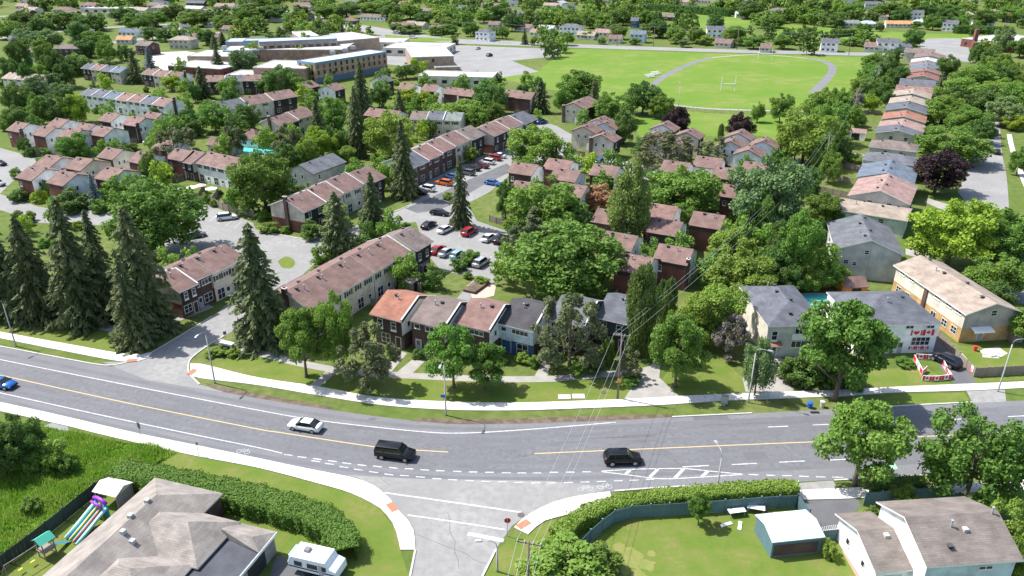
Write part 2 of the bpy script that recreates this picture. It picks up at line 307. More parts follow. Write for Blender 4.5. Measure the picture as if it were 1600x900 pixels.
# front footpath through the lawn
mb = MB(); strip_mesh(mb, smooth([(330,530),(400,550),(480,570),(560,582),(660,588),(760,592),(860,592),(930,586),(990,582),(1025,575)]), .85, .018, pathm); struct(mb, 'front_footpath')
mb = MB(); strip_mesh(mb, smooth([(487,607),(505,592),(520,578)]), .8, .016, pathm); struct(mb, 'front_footpath')
mb = MB(); strip_mesh(mb, smooth([(0,492),(60,500),(140,508),(230,522),(262,505),(330,478)]), .9, .016, pathm); struct(mb, 'front_footpath')
mb = MB(); strip_mesh(mb, smooth([(1218,240),(1240,247),(1253,260),(1246,274),(1232,285)]), .9, .016, pathm); struct(mb, 'park_path')
# sidewalks: separate concrete slabs on a bedding strip
def sidewalk(upper, lower, step=1.6, z=.12):
    U = resample(smooth(upper, 5), step); n = len(U)-1
    Lo = resample(smooth(lower, 5), .1); k = len(Lo)-1; Lo = [Lo[round(i*k/n)] for i in range(n+1)]
    mb = MB()
    for i in range(n): mb.poly([(*Lo[i], z-.03), (*Lo[i+1], z-.03), (*U[i+1], z-.03), (*U[i], z-.03)], kerbm)
    for P in (U, Lo):
        for i in range(n): mb.poly([(*P[i], 0), (*P[i+1], 0), (*P[i+1], z-.03), (*P[i], z-.03)], kerbm)
    root = struct(mb, 'sidewalk')
    for i in range(n):
        g = .028; q = [Lo[i].lerp(Lo[i+1], g), Lo[i+1].lerp(Lo[i], g), U[i+1].lerp(U[i], g), U[i].lerp(U[i+1], g)]; c = sum(q, Vector((0,0)))/4
        m2 = MB(); zz = z+random.uniform(-.006, .006)
        t = [(p.x-c.x, p.y-c.y, 0) for p in q]; b = [(p.x-c.x, p.y-c.y, -.06) for p in q]
        m2.poly(t, slabm)
        for j in range(4): m2.poly([b[j], b[(j+1) % 4], t[(j+1) % 4], t[j]], slabm)
        m2.obj('slab', root, (c.x, c.y, zz))
    return root
sidewalk([(-60,508),(0,519),(100,537),(200,554),(240,550)], [(-60,517),(0,529),(100,549),(195,566),(232,560)])
sidewalk([(297,569),(318,570),(400,590),(500,605),(575,619),(650,626),(800,630),(980,624),(1075,619),(1170,615),(1305,610),(1450,603),(1700,593)], [(297,582),(310,591),(400,602),(500,619),(600,634),(700,641),(800,642),(875,640),(1025,634),(1125,627),(1170,625),(1305,620),(1400,614),(1510,611),(1700,602)])
sidewalk([(-100,609),(0,629),(100,651),(200,675),(300,695),(400,716),(475,732),(562,750),(600,771),(622,797),(645,825),(649,860)], [(-100,622),(0,643),(100,665),(160,680),(300,712),(400,731),(500,757),(550,772),(590,792),(605,806),(617,825),(626,860)])
sidewalk([(803,825),(825,805),(875,782),(940,770),(953,769)], [(825,836),(850,815),(887,805),(925,792),(956,779)])
sidewalk([(1245,767),(1350,762),(1475,757),(1700,745)], [(1245,782),(1345,779),(1520,770),(1700,762)])
def kerb(px, name='kerb'):
    mb = MB(); strip_mesh(mb, smooth(px), .11, .13, kerbm, 0); return struct(mb, name)
kerb([(1050,652),(1175,646)]); kerb([(1310,639.5),(1410,634.5),(1518,629)]); kerb([(-100,523),(0,541.5),(100,560.5),(150,569.5),(176,571),(206,564.5),(240,549.5),(332,494.5)]); kerb([(350,525.5),(322,542.5),(300,559.5),(294.5,571),(296,584),(312,601)])
kerb([(0,630),(100,652),(207,677),(300,696),(400,717)]); kerb([(960,768),(1050,761.5),(1200,755.5),(1248,753)]); kerb([(1303,751),(1485,741)]); kerb([(649,860),(640,905)]); kerb([(775,859),(752,905)])
kerb([(637,322),(600,338),(560,352)]); kerb([(400,360),(475,374),(500,372)])
# painted markings
def line(px, wid, m, name='road_line', z=.034):
    mb = MB(); strip_mesh(mb, smooth(px), wid/2, z, m); return struct(mb, name)
line([(-60,550),(0,562),(200,602),(400,640.5),(500,657.5),(650,674),(720,677),(800,673),(880,667),(962,660)], .17, paint)
line([(-60,574),(17,590),(200,630),(400,670),(437,676),(590,699),(650,703.5),(700,706.5)], .16, ypaint)
line([(835,709),(1000,702),(1200,693.5),(1300,689.5),(1450,682),(1640,672)], .16, ypaint)
line([(-60,601),(0,614),(140,645),(282,675),(400,699),(441,708.5)], .16, paint)
def dash(a, b, wid=.17, m=paint): line([a, b], wid, m)
for x, y in ((175,141),(260,155),(357,167),(450,180),(540,193),(635,205),(732,213),(832,222),(930,230),(1028,237),(1125,242),(1230,246),(1330,251),(1432,253),(1537,256),(1635,257),(1730,257),(1835,253),(1937,252),(2040,250)): dash((400+x/4, 675+y/4), (400+x/4+13.5, 675+y/4+(1.6 if x < 900 else .6 if x < 1300 else 0)), .17)
for x, y in ((345,180),(432,197),(520,217),(612,233),(707,248),(803,263),(900,272),(1000,281),(1103,291),(1202,298),(1308,304),(1408,309),(1510,313),(1615,317),(1720,320),(1818,320),(1925,318),(2027,315),(2130,311),(2235,307),(2335,303),(2435,297)): dash((400+x/4, 675+y/4), (400+x/4+14, 675+y/4+(1.8 if x < 900 else .8 if x < 1500 else -.4)), .15)
def z8(x, y): return (800+x/4, 675+y/4)
line([z8(560,246),z8(690,238),z8(830,232),z8(1070,230),z8(1240,246),z8(1440,265)], .15, paint); line([z8(560,249),z8(750,273),z8(945,294),z8(1200,282),z8(1440,267)], .15, paint, z=.038)
for a, b in (((710,265),(738,238)), ((862,283),(912,232)), ((1018,289),(1072,232)), ((1190,277),(1223,247))): dash(z8(*a), z8(*b), .4)
for a, b in (((1065,220),(1230,210)), ((1375,205),(1530,197)), ((1670,190),(1830,182)), ((1970,178),(2110,170)), ((2590,148),(2670,142)), ((2800,134),(2960,124)), ((1480,267),(1540,269)), ((1590,271),(1645,272)), ((1690,274),(1750,274)), ((1795,277),(1855,280)), ((1900,281),(1960,283)), ((2000,283),(2070,285))): dash(z8(*a), z8(*b))
for a, b in (((0,870),(125,865)), ((280,857),(410,852)), ((1100,825),(1210,820)), ((1500,805),(1620,799))): dash((1200+a[0]/4, 450+a[1]/4), (1200+b[0]/4, 450+b[1]/4))
line([(600,770),(700,784),(815,801)], .2, paint); line([(637,805),(700,814),(790,828)], .2, paint)
line([(731,834),(787,845)], .55, paint, 'stop_line')
sheet('green_bike_patch', [(1358,727),(1398,724),(1403,733),(1364,737)], .036, mat('green_road_paint', (.25,.5,.3), .8, 0, 3, (.3,.4,.32), .7))
wornp = mat('worn_road_paint', (.42,.42,.42), .85, 0, 3, (.25,.25,.25), .8)
def bike_symbol(u, v, ang):
    o = G(u, v); T = Matrix.Translation((o.x, o.y, 0)) @ Matrix.Rotation(R(ang), 4, 'Z'); mb = MB()
    for cx in (-.55, .55):
        c = [T @ Vector((cx+.34*math.cos(t*math.pi/8), .34*math.sin(t*math.pi/8), 0)) for t in range(17)]; strip_mesh(mb, [p.to_2d() for p in c], .04, .036, wornp)
    for a, b in (((-.55,0),(-.15,.5)), ((-.15,.5),(.45,.5)), ((.45,.5),(0,0)), ((0,0),(-.55,0)), ((.55,0),(.42,.75)), ((0,0),(-.2,.65))):
        strip_mesh(mb, [(T @ Vector((*a, 0))).to_2d(), (T @ Vector((*b, 0))).to_2d()], .04, .04, wornp)
    struct(mb, 'bicycle_marking')
bike_symbol(380, 706, -13); bike_symbol(915, 764, 4); bike_symbol(945, 761, 4)
tact = mat('tactile_plate', (.36,.16,.10), .8, 0, 6, (.42,.17,.09), .6)
for u, v, a in ((613,792,-55), (818,819,40), (206,563,10), (300,581,80)):
    p = G(u, v, .13); m2 = MB(); m2.box(-.8,.8,-.45,.45,0,.02,tact)
    for ix in range(-6, 7):
        for iy in range(-3, 4): m2.box(ix*.12-.025,ix*.12+.025,iy*.12-.025,iy*.12+.025,.02,.028,tact)
    tag(ob('tactile_plate', m2.mesh('tactile_plate'), None, (p.x, p.y, .124), R(a)), 'rust-coloured tactile plate set into the sidewalk at a street corner', 'tactile plate', 'tactile plates at the street corners')
rub = mat('tyre_marks', (.11,.11,.113), .95)
mb = MB()
for k in range(9):
    x = random.uniform(865, 1000); y = 687+random.uniform(-7, 6); l = random.uniform(20, 60); strip_mesh(mb, smooth([(x, y), (x+l, y-l*.05)]), random.uniform(.03, .08), .032+.0006*k, rub)
struct(mb, 'tyre_marks')
oil = mat('oil_stain', (.10,.10,.106), .7, 0, 1.3, (.13,.13,.138), 1); patchm = mat('asphalt_patch', (.112,.112,.12), .9, 0, .8, (.125,.125,.13), .8, .2, 50)
for k, (u, v, l, w2, a) in enumerate(((1110,653,5,1.0,3),(1345,700,4,1.4,3),(250,640,6,.9,-14),(560,668,4,.8,-8),(1180,712,3,1.5,3))):
    p = G(u, v); T = Matrix.Translation((p.x, p.y, 0)) @ Matrix.Rotation(R(a), 4, 'Z'); sheet('asphalt_patch', [(T @ Vector((x*l/2, y*w2/2, 0)))[:2] for x, y in ((-1,-1),(1,-.9),(1,1),(-.95,1))], .0285+.0003*k, patchm, world=True)
for k in range(26):
    u = random.uniform(20, 1580); f = (u-20)/1560; v = (600+f*115 if u < 700 else 700-(u-700)*.012)+random.choice((-12, 12))+random.uniform(-3, 3); p = G(u, v); r0 = random.uniform(.15, .5)
    sheet('oil_stain', [(p.x+r0*(1.8 if 1 else 1)*random.uniform(.6,1)*math.cos(t*.7), p.y+r0*random.uniform(.5,1)*math.sin(t*.7)) for t in range(9)], .0296+.0001*k, oil, world=True)
tar = mat('crack_sealant', (.09,.09,.092), .8); mb = MB()
for a, b, n in (((20,600),(160,625),6), ((300,640),(520,690),8), ((540,690),(610,760),6), ((1000,690),(1090,740),7), ((1220,690),(1250,735),6), ((1100,665),(1400,655),9), ((640,830),(760,880),7), ((700,800),(720,890),6)):
    strip_mesh(mb, smooth([(a[0]+(b[0]-a[0])*i/n+random.uniform(-4, 4), a[1]+(b[1]-a[1])*i/n+random.uniform(-1.5, 1.5)) for i in range(n+1)], 2), .025, .031, tar)
struct(mb, 'road_cracks')
man = mat('iron_cover', (.09,.075,.065), .7, 0, 8, (.14,.11,.09))
for u, v in ((814,805), (1078,618), (874,639), (943,613)):
    p = G(u, v); m2 = MB(); m2.prism([(.42*math.cos(t*math.pi/8), .42*math.sin(t*math.pi/8)) for t in range(16)], 0, .03, man, 'z'); tag(m2.obj('manhole_cover', None, (p.x, p.y, .025)), 'round dark iron manhole cover set in the paving', 'manhole cover', 'manhole covers')
for u, v in ((882,621), (904,620)):
    p = G(u, v); m2 = MB(); m2.box(-.9,.9,-.6,.6,-.02,.12,concrete); tag(m2.obj('utility_pad', None, (p.x, p.y, .02), bevel=.02), 'pale concrete utility pad in the lawn by the sidewalk', 'utility pad', 'utility pads in the lawn')
# parking bay lines
for (a, b), n, dx, dy in (((( 668,346),(655,357)), 9, 15.2, 3.4), (((660,382),(680,400)), 0, 0, 0), (((735,392),(715,412)), 4, 17, 4)):
    for k in range(n): line([(a[0]+dx*k, a[1]+dy*k), (b[0]+dx*k, b[1]+dy*k)], .12, paint, 'bay_line', .03)
for k in range(8): line([(650+18*k, 303-8.4*k), (676+16*k, 309-8.4*k)], .12, paint, 'bay_line', .03)
for k in range(7): line([(312+13*k, 331+3.2*k), (300+13*k, 340+3.4*k)], .12, paint, 'bay_line', .03)
# ------------------------------------------------------------ houses
WIN = {}
def win_mesh(w, h, style):
    key = (w, h, style)
    if key in WIN: return WIN[key]
    mb = MB(); fr = white if style != 'b' else black; t = .07 if style != 'b' else .05
    if style == 'door':
        mb.box(0,w,-.05,0,0,h,white); mb.box(.1,w-.1,-.07,-.05,.05,h-.1,mat('door_paint', (.3,.31,.32), .5, .3)); mb.box(.25,w-.25,-.075,-.07,h*.55,h-.25,glass)
    elif style == 'redoor':
        mb.box(0,w,-.05,0,0,h,white); mb.box(.1,w-.1,-.07,-.05,.05,h-.1,mat('dark_door', (.06,.035,.035), .5))
    elif style == 'bdoor':
        mb.box(0,w,-.05,0,0,h,white); mb.box(.08,w-.08,-.07,-.05,.05,h-.1,mat('blue_door', (.03,.09,.2), .5))
    elif style == 'garage':
        mb.box(0,w,-.04,0,0,h,white)
        for k in range(4): mb.box(.08,w-.08,-.075,-.04,.04+k*(h-.1)/4,(k+1)*(h-.1)/4,white)
    elif style == 'gdark':
        mb.box(0,w,-.04,0,0,h,fgrey)
        for k in range(4): mb.box(.08,w-.08,-.075,-.04,.04+k*(h-.1)/4,(k+1)*(h-.1)/4,mat('dark_garage', (.03,.032,.035), .5))
    else:
        mb.box(0,w,-.03,0,0,h,glass)
        for x0, x1, z0, z1 in ((0,t,0,h),(w-t,w,0,h),(t,w-t,0,t),(t,w-t,h-t,h)): mb.box(x0,x1,-.07,-.0,z0,z1,fr)
        n = max(1, round(w/.8)); 
        for k in range(1, n): mb.box(k*w/n-.03,k*w/n+.03,-.06,-.03,t,h-t,fr)
        if style == 'tall': mb.box(-.06,w+.06,-.12,0,-.28,-.0,white); mb.box(t,w-t,-.06,-.03,h*.5-.025,h*.5+.025,fr)
        elif style == 'sill': mb.box(-.05,w+.05,-.12,0,-.08,0,white)
        if style == 'grid': mb.box(t,w-t,-.06,-.03,h*.5-.025,h*.5+.025,fr)
        if style == 'shut': mb.box(-.42,-.04,-.06,0,0,h,fdark); mb.box(w+.04,w+.42,-.06,0,0,h,fdark)
    me = mb.mesh('window'); WIN[key] = me; return me
VENT = None
def vent_mesh():
    global VENT
    if VENT is None:
        mb = MB(); mb.box(-.17,.17,-.17,.17,-.25,.22,black); mb.box(-.26,.26,-.26,.26,.22,.34,mat('vent_cap', (.07,.065,.065), .6)); VENT = mb.mesh('roof_vent')
    return VENT
STACK = None
def stack_mesh():
    global STACK
    if STACK is None:
        mb = MB(); mb.tube([(0,0,-.3),(0,0,.7)], .09, metal, 8); mb.tube([(0,0,.7),(0,0,.82)], .15, metal, 8); STACK = mb.mesh('flue_pipe')
    return STACK
BLOCKS = []; ROOTS = []
class Block:
    """one gabled or hipped house body, eave line P1->P2 facing the viewer; children hang on root"""
    def __init__(s, root, P1, az, W, D, He=5.4, Hr=7.4, roof='brown', up=('cream',)*4, lo=None, ridge='x', rf=.5, split=2.7, ov=.3, jut=0, gl=.2, gr=.2,
                 fas=None, hip=None, vents=3, flue=1, inset=.3, thick=.17, he2=None, soff=None):
        s.root, s.az, s.W, s.D = root, az, W, D; BLOCKS.append(s)
        a = R(az); s.ux = Vector((math.cos(a), math.sin(a), 0)); s.uy = Vector((-math.sin(a), math.cos(a), 0)); s.o = Vector((P1[0], P1[1], 0))
        s.rl = root.location.copy(); s.rl.z = 0; s.He, s.Hr = He, Hr
        T = Matrix.Translation(s.o-s.rl) @ Matrix.Rotation(a, 4, 'Z'); s.T = T; s.a = a
        i = inset; s.x0, s.x1, s.y0, s.y1 = (0 if gl < .1 else i*.7), W-(0 if gr < .1 else i*.7), i, D-i
        up = [WM(k) for k in (up if len(up) == 4 else up*4)]; lo = [WM(k) for k in (lo if len(lo) == 4 else lo*4)] if lo else up
        fas = fas or white; x0, x1, y0, y1 = s.x0, s.x1, s.y0, s.y1
        # roof surface height at (x,y)
        he2 = He if he2 is None else he2
        if hip is None:
            if ridge == 'x': s.rz = lambda x, y: (He+(Hr-He)*y/(rf*D)) if y <= rf*D else (he2+(Hr-he2)*(D-y)/((1-rf)*D))
            else: s.rz = lambda x, y: (He+(Hr-He)*x/(rf*W)) if x <= rf*W else (he2+(Hr-he2)*(W-x)/((1-rf)*W))
        else:
            sl = (Hr-He)/(min(W, D)/2) if not isinstance(hip, float) else hip
            s.rz = lambda x, y: He+sl*max(0, min(*( [y, D-y] if ridge == 'x' else [x, W-x]), *( [x, W-x] if ridge == 'x' else [y, D-y])))
        e = .1
        # walls
        mb = MB(); j = jut
        def side_top(pts): return pts
        topf = [(x0, y0-0), (x1, y0)]
        def zt(x, y): return s.rz(x, y)-.12
        if hip is None and ridge == 'x':
            ym = rf*D
            mb.poly([(x0,y0,split),(x1,y0,split),(x1,y0,zt(x1,y0)),(x0,y0,zt(x0,y0))], up[0]); mb.poly([(x1,y1,split),(x0,y1,split),(x0,y1,zt(x0,y1)),(x1,y1,zt(x1,y1))], up[3])
            mb.poly([(x0,y1,split),(x0,y0,split),(x0,y0,zt(x0,y0)),(x0,ym,zt(x0,ym)),(x0,y1,zt(x0,y1))], up[1]); mb.poly([(x1,y0,split),(x1,y1,split),(x1,y1,zt(x1,y1)),(x1,ym,zt(x1,ym)),(x1,y0,zt(x1,y0))], up[2])
        elif hip is None:
            xm = rf*W
            mb.poly([(x0,y0,split),(x1,y0,split),(x1,y0,zt(x1,y0)),(xm,y0,zt(xm,y0)),(x0,y0,zt(x0,y0))], up[0]); mb.poly([(x1,y1,split),(x0,y1,split),(x0,y1,zt(x0,y1)),(xm,y1,zt(xm,y1)),(x1,y1,zt(x1,y1))], up[3])
            mb.poly([(x0,y1,split),(x0,y0,split),(x0,y0,zt(x0,y0)),(x0,y1,zt(x0,y1))], up[1]); mb.poly([(x1,y0,split),(x1,y1,split),(x1,y1,zt(x1,y1)),(x1,y0,zt(x1,y0))], up[2])
        else:
            z = He-.02
            mb.poly([(x0,y0,split),(x1,y0,split),(x1,y0,z),(x0,y0,z)], up[0]); mb.poly([(x1,y1,split),(x0,y1,split),(x0,y1,z),(x1,y1,z)], up[3])
            mb.poly([(x0,y1,split),(x0,y0,split),(x0,y0,z),(x0,y1,z)], up[1]); mb.poly([(x1,y0,split),(x1,y1,split),(x1,y1,z),(x1,y0,z)], up[2])
        if j: mb.poly([(x0,y0,split),(x0,y0+j+.1,split),(x1,y0+j+.1,split),(x1,y0,split)], white)
        if split > 0:
            s.up = mb.obj('upper_wall', root, T=T)
            mb = MB(); yy = y0+j
            mb.poly([(x0,yy,0),(x1,yy,0),(x1,yy,split),(x0,yy,split)], lo[0]); mb.poly([(x1,y1,0),(x0,y1,0),(x0,y1,split),(x1,y1,split)], lo[3])
            mb.poly([(x0,y1,0),(x0,yy,0),(x0,yy,split),(x0,y1,split)], lo[1]); mb.poly([(x1,yy,0),(x1,y1,0),(x1,y1,split),(x1,yy,split)], lo[2])
            s.lo = mb.obj('lower_wall', root, T=T)
        else: s.up = mb.obj('wall', root, T=T); s.lo = s.up
        s.split, s.jut = split, j
        # roof
        mb = MB(); t = thick; o = ov; rm = RM(roof)
        if hip is None:
            if ridge == 'x':
                k1 = (Hr-He)/(rf*D); k2 = (Hr-he2)/((1-rf)*D)
                top = [(-o*.4, He-k1*o*.4), (rf*D, Hr), (D+o*.4, he2-k2*o*.4)]; rng_ = (-gl, W+gr); ax = 'x'
            else:
                k1 = (Hr-He)/(rf*W); k2 = (Hr-he2)/((1-rf)*W)
                top = [(-gl, He-k1*gl), (rf*W, Hr), (W+gr, he2-k2*gr)]; rng_ = (-o, D+o); ax = 'y'
            prof = top+[(p, q-t) for p, q in reversed(top)]; f = (lambda p, q, x: (x, p, q)) if ax == 'x' else (lambda p, q, x: (p, x, q))
            A, B = rng_
            for q in range(2): mb.poly([f(*top[q], A), f(*top[q], B), f(*top[q+1], B), f(*top[q+1], A)], rm); mb.poly([f(top[q][0], top[q][1]-t, A), f(top[q+1][0], top[q+1][1]-t, A), f(top[q+1][0], top[q+1][1]-t, B), f(top[q][0], top[q][1]-t, B)], fas)
            for X in (A, B):
                for q in range(2): mb.poly([f(*top[q], X), f(*top[q+1], X), f(top[q+1][0], top[q+1][1]-t, X), f(top[q][0], top[q][1]-t, X)], fas)
            for q in (0, 2): mb.poly([f(*top[q], A), f(*top[q], B), f(top[q][0], top[q][1]-t, B), f(top[q][0], top[q][1]-t, A)], fas)
        else:
            hw = min(W, D)/2; zr = s.rz(W/2, D/2)
            if ridge == 'x':
                hw = D/2; r1, r2 = (hw, D/2), (W-hw, D/2)
            else: hw = W/2; r1, r2 = (W/2, hw), (W/2, D-hw)
            c = [(-0, -0), (W, 0), (W, D), (0, D)]; b = lambda p, z: (p[0], p[1], z)
            A1, A2 = b(r1, zr), b(r2, zr); c4 = [b(p, He) for p in c]
            if ridge == 'x': fs = [[c4[0],c4[1],A2,A1],[c4[1],c4[2],A2],[c4[2],c4[3],A1,A2],[c4[3],c4[0],A1]]
            else: fs = [[c4[0],c4[1],A1],[c4[1],c4[2],A2,A1],[c4[2],c4[3],A2],[c4[3],c4[0],A1,A2]]
            for q in fs: mb.poly(q, rm)
            for q in range(4): mb.poly([b(c[q], He-t), b(c[(q+1) % 4], He-t), b(c[(q+1) % 4], He), b(c[q], He)], fas)
            mb.poly([b(p, He-t) for p in c[::-1]], fas)
        s.roof = mb.obj('roof', root, T=T)
        rnd = random.Random(int(P1[0]*91+P1[1]*37))
        for k in range(vents):
            if ridge == 'x': x = W*(k+.5+rnd.uniform(-.2,.2))/vents; y = D*(rf+(.09 if k % 2 else -.07))
            else: y = D*(k+.5+rnd.uniform(-.2,.2))/vents; x = W*(rf+(.05 if k % 2 else -.07))
            s.on_roof('roof_vent', vent_mesh(), x, y)
        for k in range(flue):
            x, y = (W*rnd.uniform(.2,.8), D*(rf-.13)) if ridge == 'x' else (W*(rf-.12), D*rnd.uniform(.2,.8))
            s.on_roof('flue_pipe', stack_mesh(), x, y)
    def on_roof(s, name, me, x, y, dz=0): 
        p = s.T @ Vector((x, y, s.rz(x, y)+dz)); return ob(name, me, s.roof, p, s.a)
    def win(s, side, at, z, w, h, style='sill', name=None):
        """at: metres along the wall from its left end as seen from outside"""
        low = z < s.split-.05 and s.lo is not s.up; yy = s.y0+(s.jut if low else 0)
        if side == 'f': p = (s.x0+at, yy, z); rz = 0
        elif side == 'r': p = (s.x1, yy+at, z); rz = math.pi/2
        elif side == 'l': p = (s.x0, s.y1-at, z); rz = -math.pi/2
        else: p = (s.x1-at, s.y1, z); rz = math.pi
        nm = name or ('door' if 'door' in style else 'garage_door' if style in ('garage', 'gdark') else 'window')
        return ob(nm, win_mesh(w, h, style), s.lo if low else s.up, s.T @ Vector(p), s.a+rz)
    def chimney(s, side, at, h=None, w=.9, d=.55, m='bbrown'):
        zt = (s.Hr if h is None else h); mb = MB()
        if side == 'l': x, y = s.x0-d/2, s.y1-at
        elif side == 'r': x, y = s.x1+d/2, s.y0+at
        elif side == 'f': x, y = s.x0+at, s.y0-d/2
        a, b = (d/2, w/2) if side in 'lr' else (w/2, d/2)
        mb.box(x-a,x+a,y-b,y+b,0,zt+.7,WM(m)); mb.box(x-a-.06,x+a+.06,y-b-.06,y+b+.06,zt+.7,zt+.82,concrete); mb.box(x-a*.5,x+a*.5,y-b*.5,y+b*.5,zt+.82,zt+1.02,mat('clay_pot', (.2,.1,.07), .8))
        return mb.obj('chimney', s.root, T=s.T)
    def parapet(s, x, m=None, h=.22, w=.2, mshade=None):
        """raised party-wall strip following the roof at x"""
        mb = MB(); m = m or white; ys = [0, s.D*.5, s.D]
        top = [(y, s.rz(x, y)+h) for y in ys]; bot = [(y, s.rz(x, y)-.3) for y in reversed(ys)]
        mb.prism(top+bot, x-w/2, x+w/2, m, 'x', mshade or m); return mb.obj('parapet', s.root, T=s.T)
def corner(px, z): p = G(px[0], px[1], z); return Vector((p.x, p.y, 0))
def length(a, b, z): return (corner(a, z)-corner(b, z)).length
def house_root(name, label, cat, P, group=None):
    t = thing(name, label, cat, (P[0], P[1], 0), 0, group); ROOTS.append((P[0], P[1], label)); return t
AZN, AZE = -27.5, 62.5
def dress_front(b, style, k=0):
    """windows for one terrace front of width ~6 m"""
    W = b.x1-b.x0
    if style == 'brown':
        b.win('f', W*.18, 3.5, .8, 1.3, 'tall'); b.win('f', W*.64, 3.5, .8, 1.3, 'tall'); b.win('f', W*.12, .7, 1.7, 1.5, 'grid'); b.win('f', W*.66, .0, 1.0, 2.1, 'redoor')
    elif style == 'cream':
        b.win('f', W*.14, 3.9, .8, 1.0, 'shut'); b.win('f', W*.6, 3.9, 1.3, 1.0, 'shut'); b.win('f', W*.12, .1, 1.7, 2.1, 'grid', 'patio_door'); b.win('f', W*.66, .9, .9, 1.0)
    elif style == 'band':
        b.win('f', W*.1, 4.0, .9, .95); b.win('f', W*.45, 3.95, 2.2, 1.0); b.win('f', W*.1, .0, 1.0, 2.1, 'door'); b.win('f', W*.45, .5, 1.9, 1.7, 'grid')
    elif style == 'brick1':
        b.win('f', W*.2, 3.5, .8, 1.25, 'tall')
def terrace(label, P1, P2, z, az, D, Hr, units, name='townhouse_row', endl=None, endr=None, group=None, Lfix=None, par='all'):
    """row of attached houses; units = [(roof, front style, stagger m, lift m)]"""
    A = corner(P1, z); L = Lfix or length(P1, P2, z); root = house_root(name, label, 'townhouses', A, group); n = len(units); w = L/n
    a = R(az); ux = Vector((math.cos(a), math.sin(a), 0)); uy = Vector((-math.sin(a), math.cos(a), 0)); bl = []
    for k, (rf, st, stg, lift) in enumerate(units):
        P = A+ux*(w*k)+uy*stg
        up = {'brown':('dark','beige','beige','cream'), 'cream':('cream','beige','grey','cream'), 'band':('bbrown','white','white','cream'), 'white':('white','beige','white','white'), 'brick1':('bbrown','white','white','cream')}[st]
        lo = {'brown':('bbrown','red','red','red'), 'cream':('ltan','red','beige','ltan'), 'band':('bbrown','red','red','red'), 'white':('white',)*4, 'brick1':('red','red','white','red')}[st]
        b = Block(root, P, az, w-.02, D, z+lift, Hr+lift, rf, up, lo, gl=.22 if k == 0 else .0, gr=.22 if k == n-1 else .0, jut=.35 if st == 'brown' else 0, fas=white, vents=2)
        dress_front(b, 'cream' if st == 'white' else st); bl.append(b)
        if k < n-1 and (par == 'all' or k == {'last': n-2, 'first': 0}.get(par)): b.parapet(w-.02, white, .12, .2)
        # back side windows
        W = b.x1-b.x0
        for f in (.2, .65): b.win('b', W*f, 3.8, .9, 1.0)
    if endl: bl[0].chimney('l', D*.5-.3, Hr-.2, m=endl)
    if endr: bl[-1].chimney('r', D*.5-.3, Hr-.2, m=endr)
    return root, bl
def yard(b, x0, x1, d, side='f'):
    """paved patio with board fence in front of a house body"""
    s = -1; y = b.y0+s*d
    mb = MB(); mb.box(x0+.1,x1-.1,y+.1,b.y0-.02,.005,.05,concrete); mb.obj('patio', b.root, T=b.T)
    for (ax, ay, bx, by) in ((x0,b.y0-.02,x0,y), (x0,y,x1,y), (x1,y,x1,b.y0-.02)):
        L = math.hypot(bx-ax, by-ay); n = max(1, round(L/2.0)); a = math.atan2(by-ay, bx-ax)
        for k in range(n):
            q = b.T @ Vector((ax+(bx-ax)*k/n, ay+(by-ay)*k/n, 0)); ob('fence_panel', panel_mesh(round(L/n, 2)), b.root, q, b.a+a)
PANEL = {}
def panel_mesh(L, H=1.65):
    if L not in PANEL:
        mb = MB(); n = max(5, int(L/.2))
        for k in range(n): mb.box(k*L/n+.01,(k+1)*L/n-.01,-.02 if k % 2 else -.028,.012,.03,H-.02*(k % 2),woodf)
        mb.box(0,L,.012,.06,.3,.4,woodf); mb.box(0,L,.012,.06,H-.4,H-.3,woodf); mb.box(-.05,.05,-.05,.05,0,H+.08,woodf); PANEL[L] = mb.mesh('fence_panel')
    return PANEL[L]
# --- terraces of the complex running away from the viewer
r, bl = terrace('long brown-roofed townhouse row with cream wall of black-shuttered windows beside the entrance lane', (486,484), (680,380), 5.6, AZE, 10.5, 7.8, [('brown','cream',0,0),('brown','cream',0,.05),('brown','cream',.1,0),('brown','cream',0,.05),('brown','cream',.0,0),('taupe','brown',-1.3,.3)], endl='bbrown', par='last')
for b in bl[:5]:                     # back wings with white bargeboards
    Pw = b.o+b.uy*(b.D-.4)+b.ux*1.0
    w2 = Block(r, Pw, AZE, 4.6, 3.2, 4.6, 5.6, 'brown', ('cream',), rf=.2, he2=4.0, fas=white, vents=0, flue=0, split=0)
terrace('four-unit townhouse row with brick and beige gable end beside two dark spruces', (476,331), (618,281), 5.4, AZE, 10.5, 7.6, [('brown','brown',0,0),('brown','cream',.9,-.1),('brown','cream',.6,.2),('brown','brown',-.6,.3)], endl='bbrown')
terrace('townhouse row with one blue-grey end roof facing the row of angled parking bays', (646,262), (752,213), 5.4, AZE, 10.5, 7.6, [('slate','band',0,0),('rose','band',.3,.2),('rose','band',.9,.3),('brown','cream',.6,.6),('taupe','brown',-.3,.8)][:5])
terrace('two-tone brown and slate-roofed townhouse row at the head of the parking lane', (773,214), (838,184), 5.4, AZE, 10.5, 7.4, [('brown','brown',0,.3),('brown','cream',.4,.1),('slate','brown',0,-.2)])
r, bl = terrace('brick townhouse row end with light windows half hidden behind the big spruces by the sidewalk', (281,456), (372,404), 5.4, AZE, 10, 7.3, [('brown','brown',0,0),('brown','band',1.0,.2),('brown','cream',.5,.4),('brown','cream',.6,.4)], par='first')
terrace('townhouse row with taupe and slate roofs and white fence strips behind the broad light tree', (640,186), (690,187), 5.4, -10, 9, 7.2, [('taupe','cream',0,0),('slate','cream',0,.2),('green','cream',.4,0)], Lfix=17)
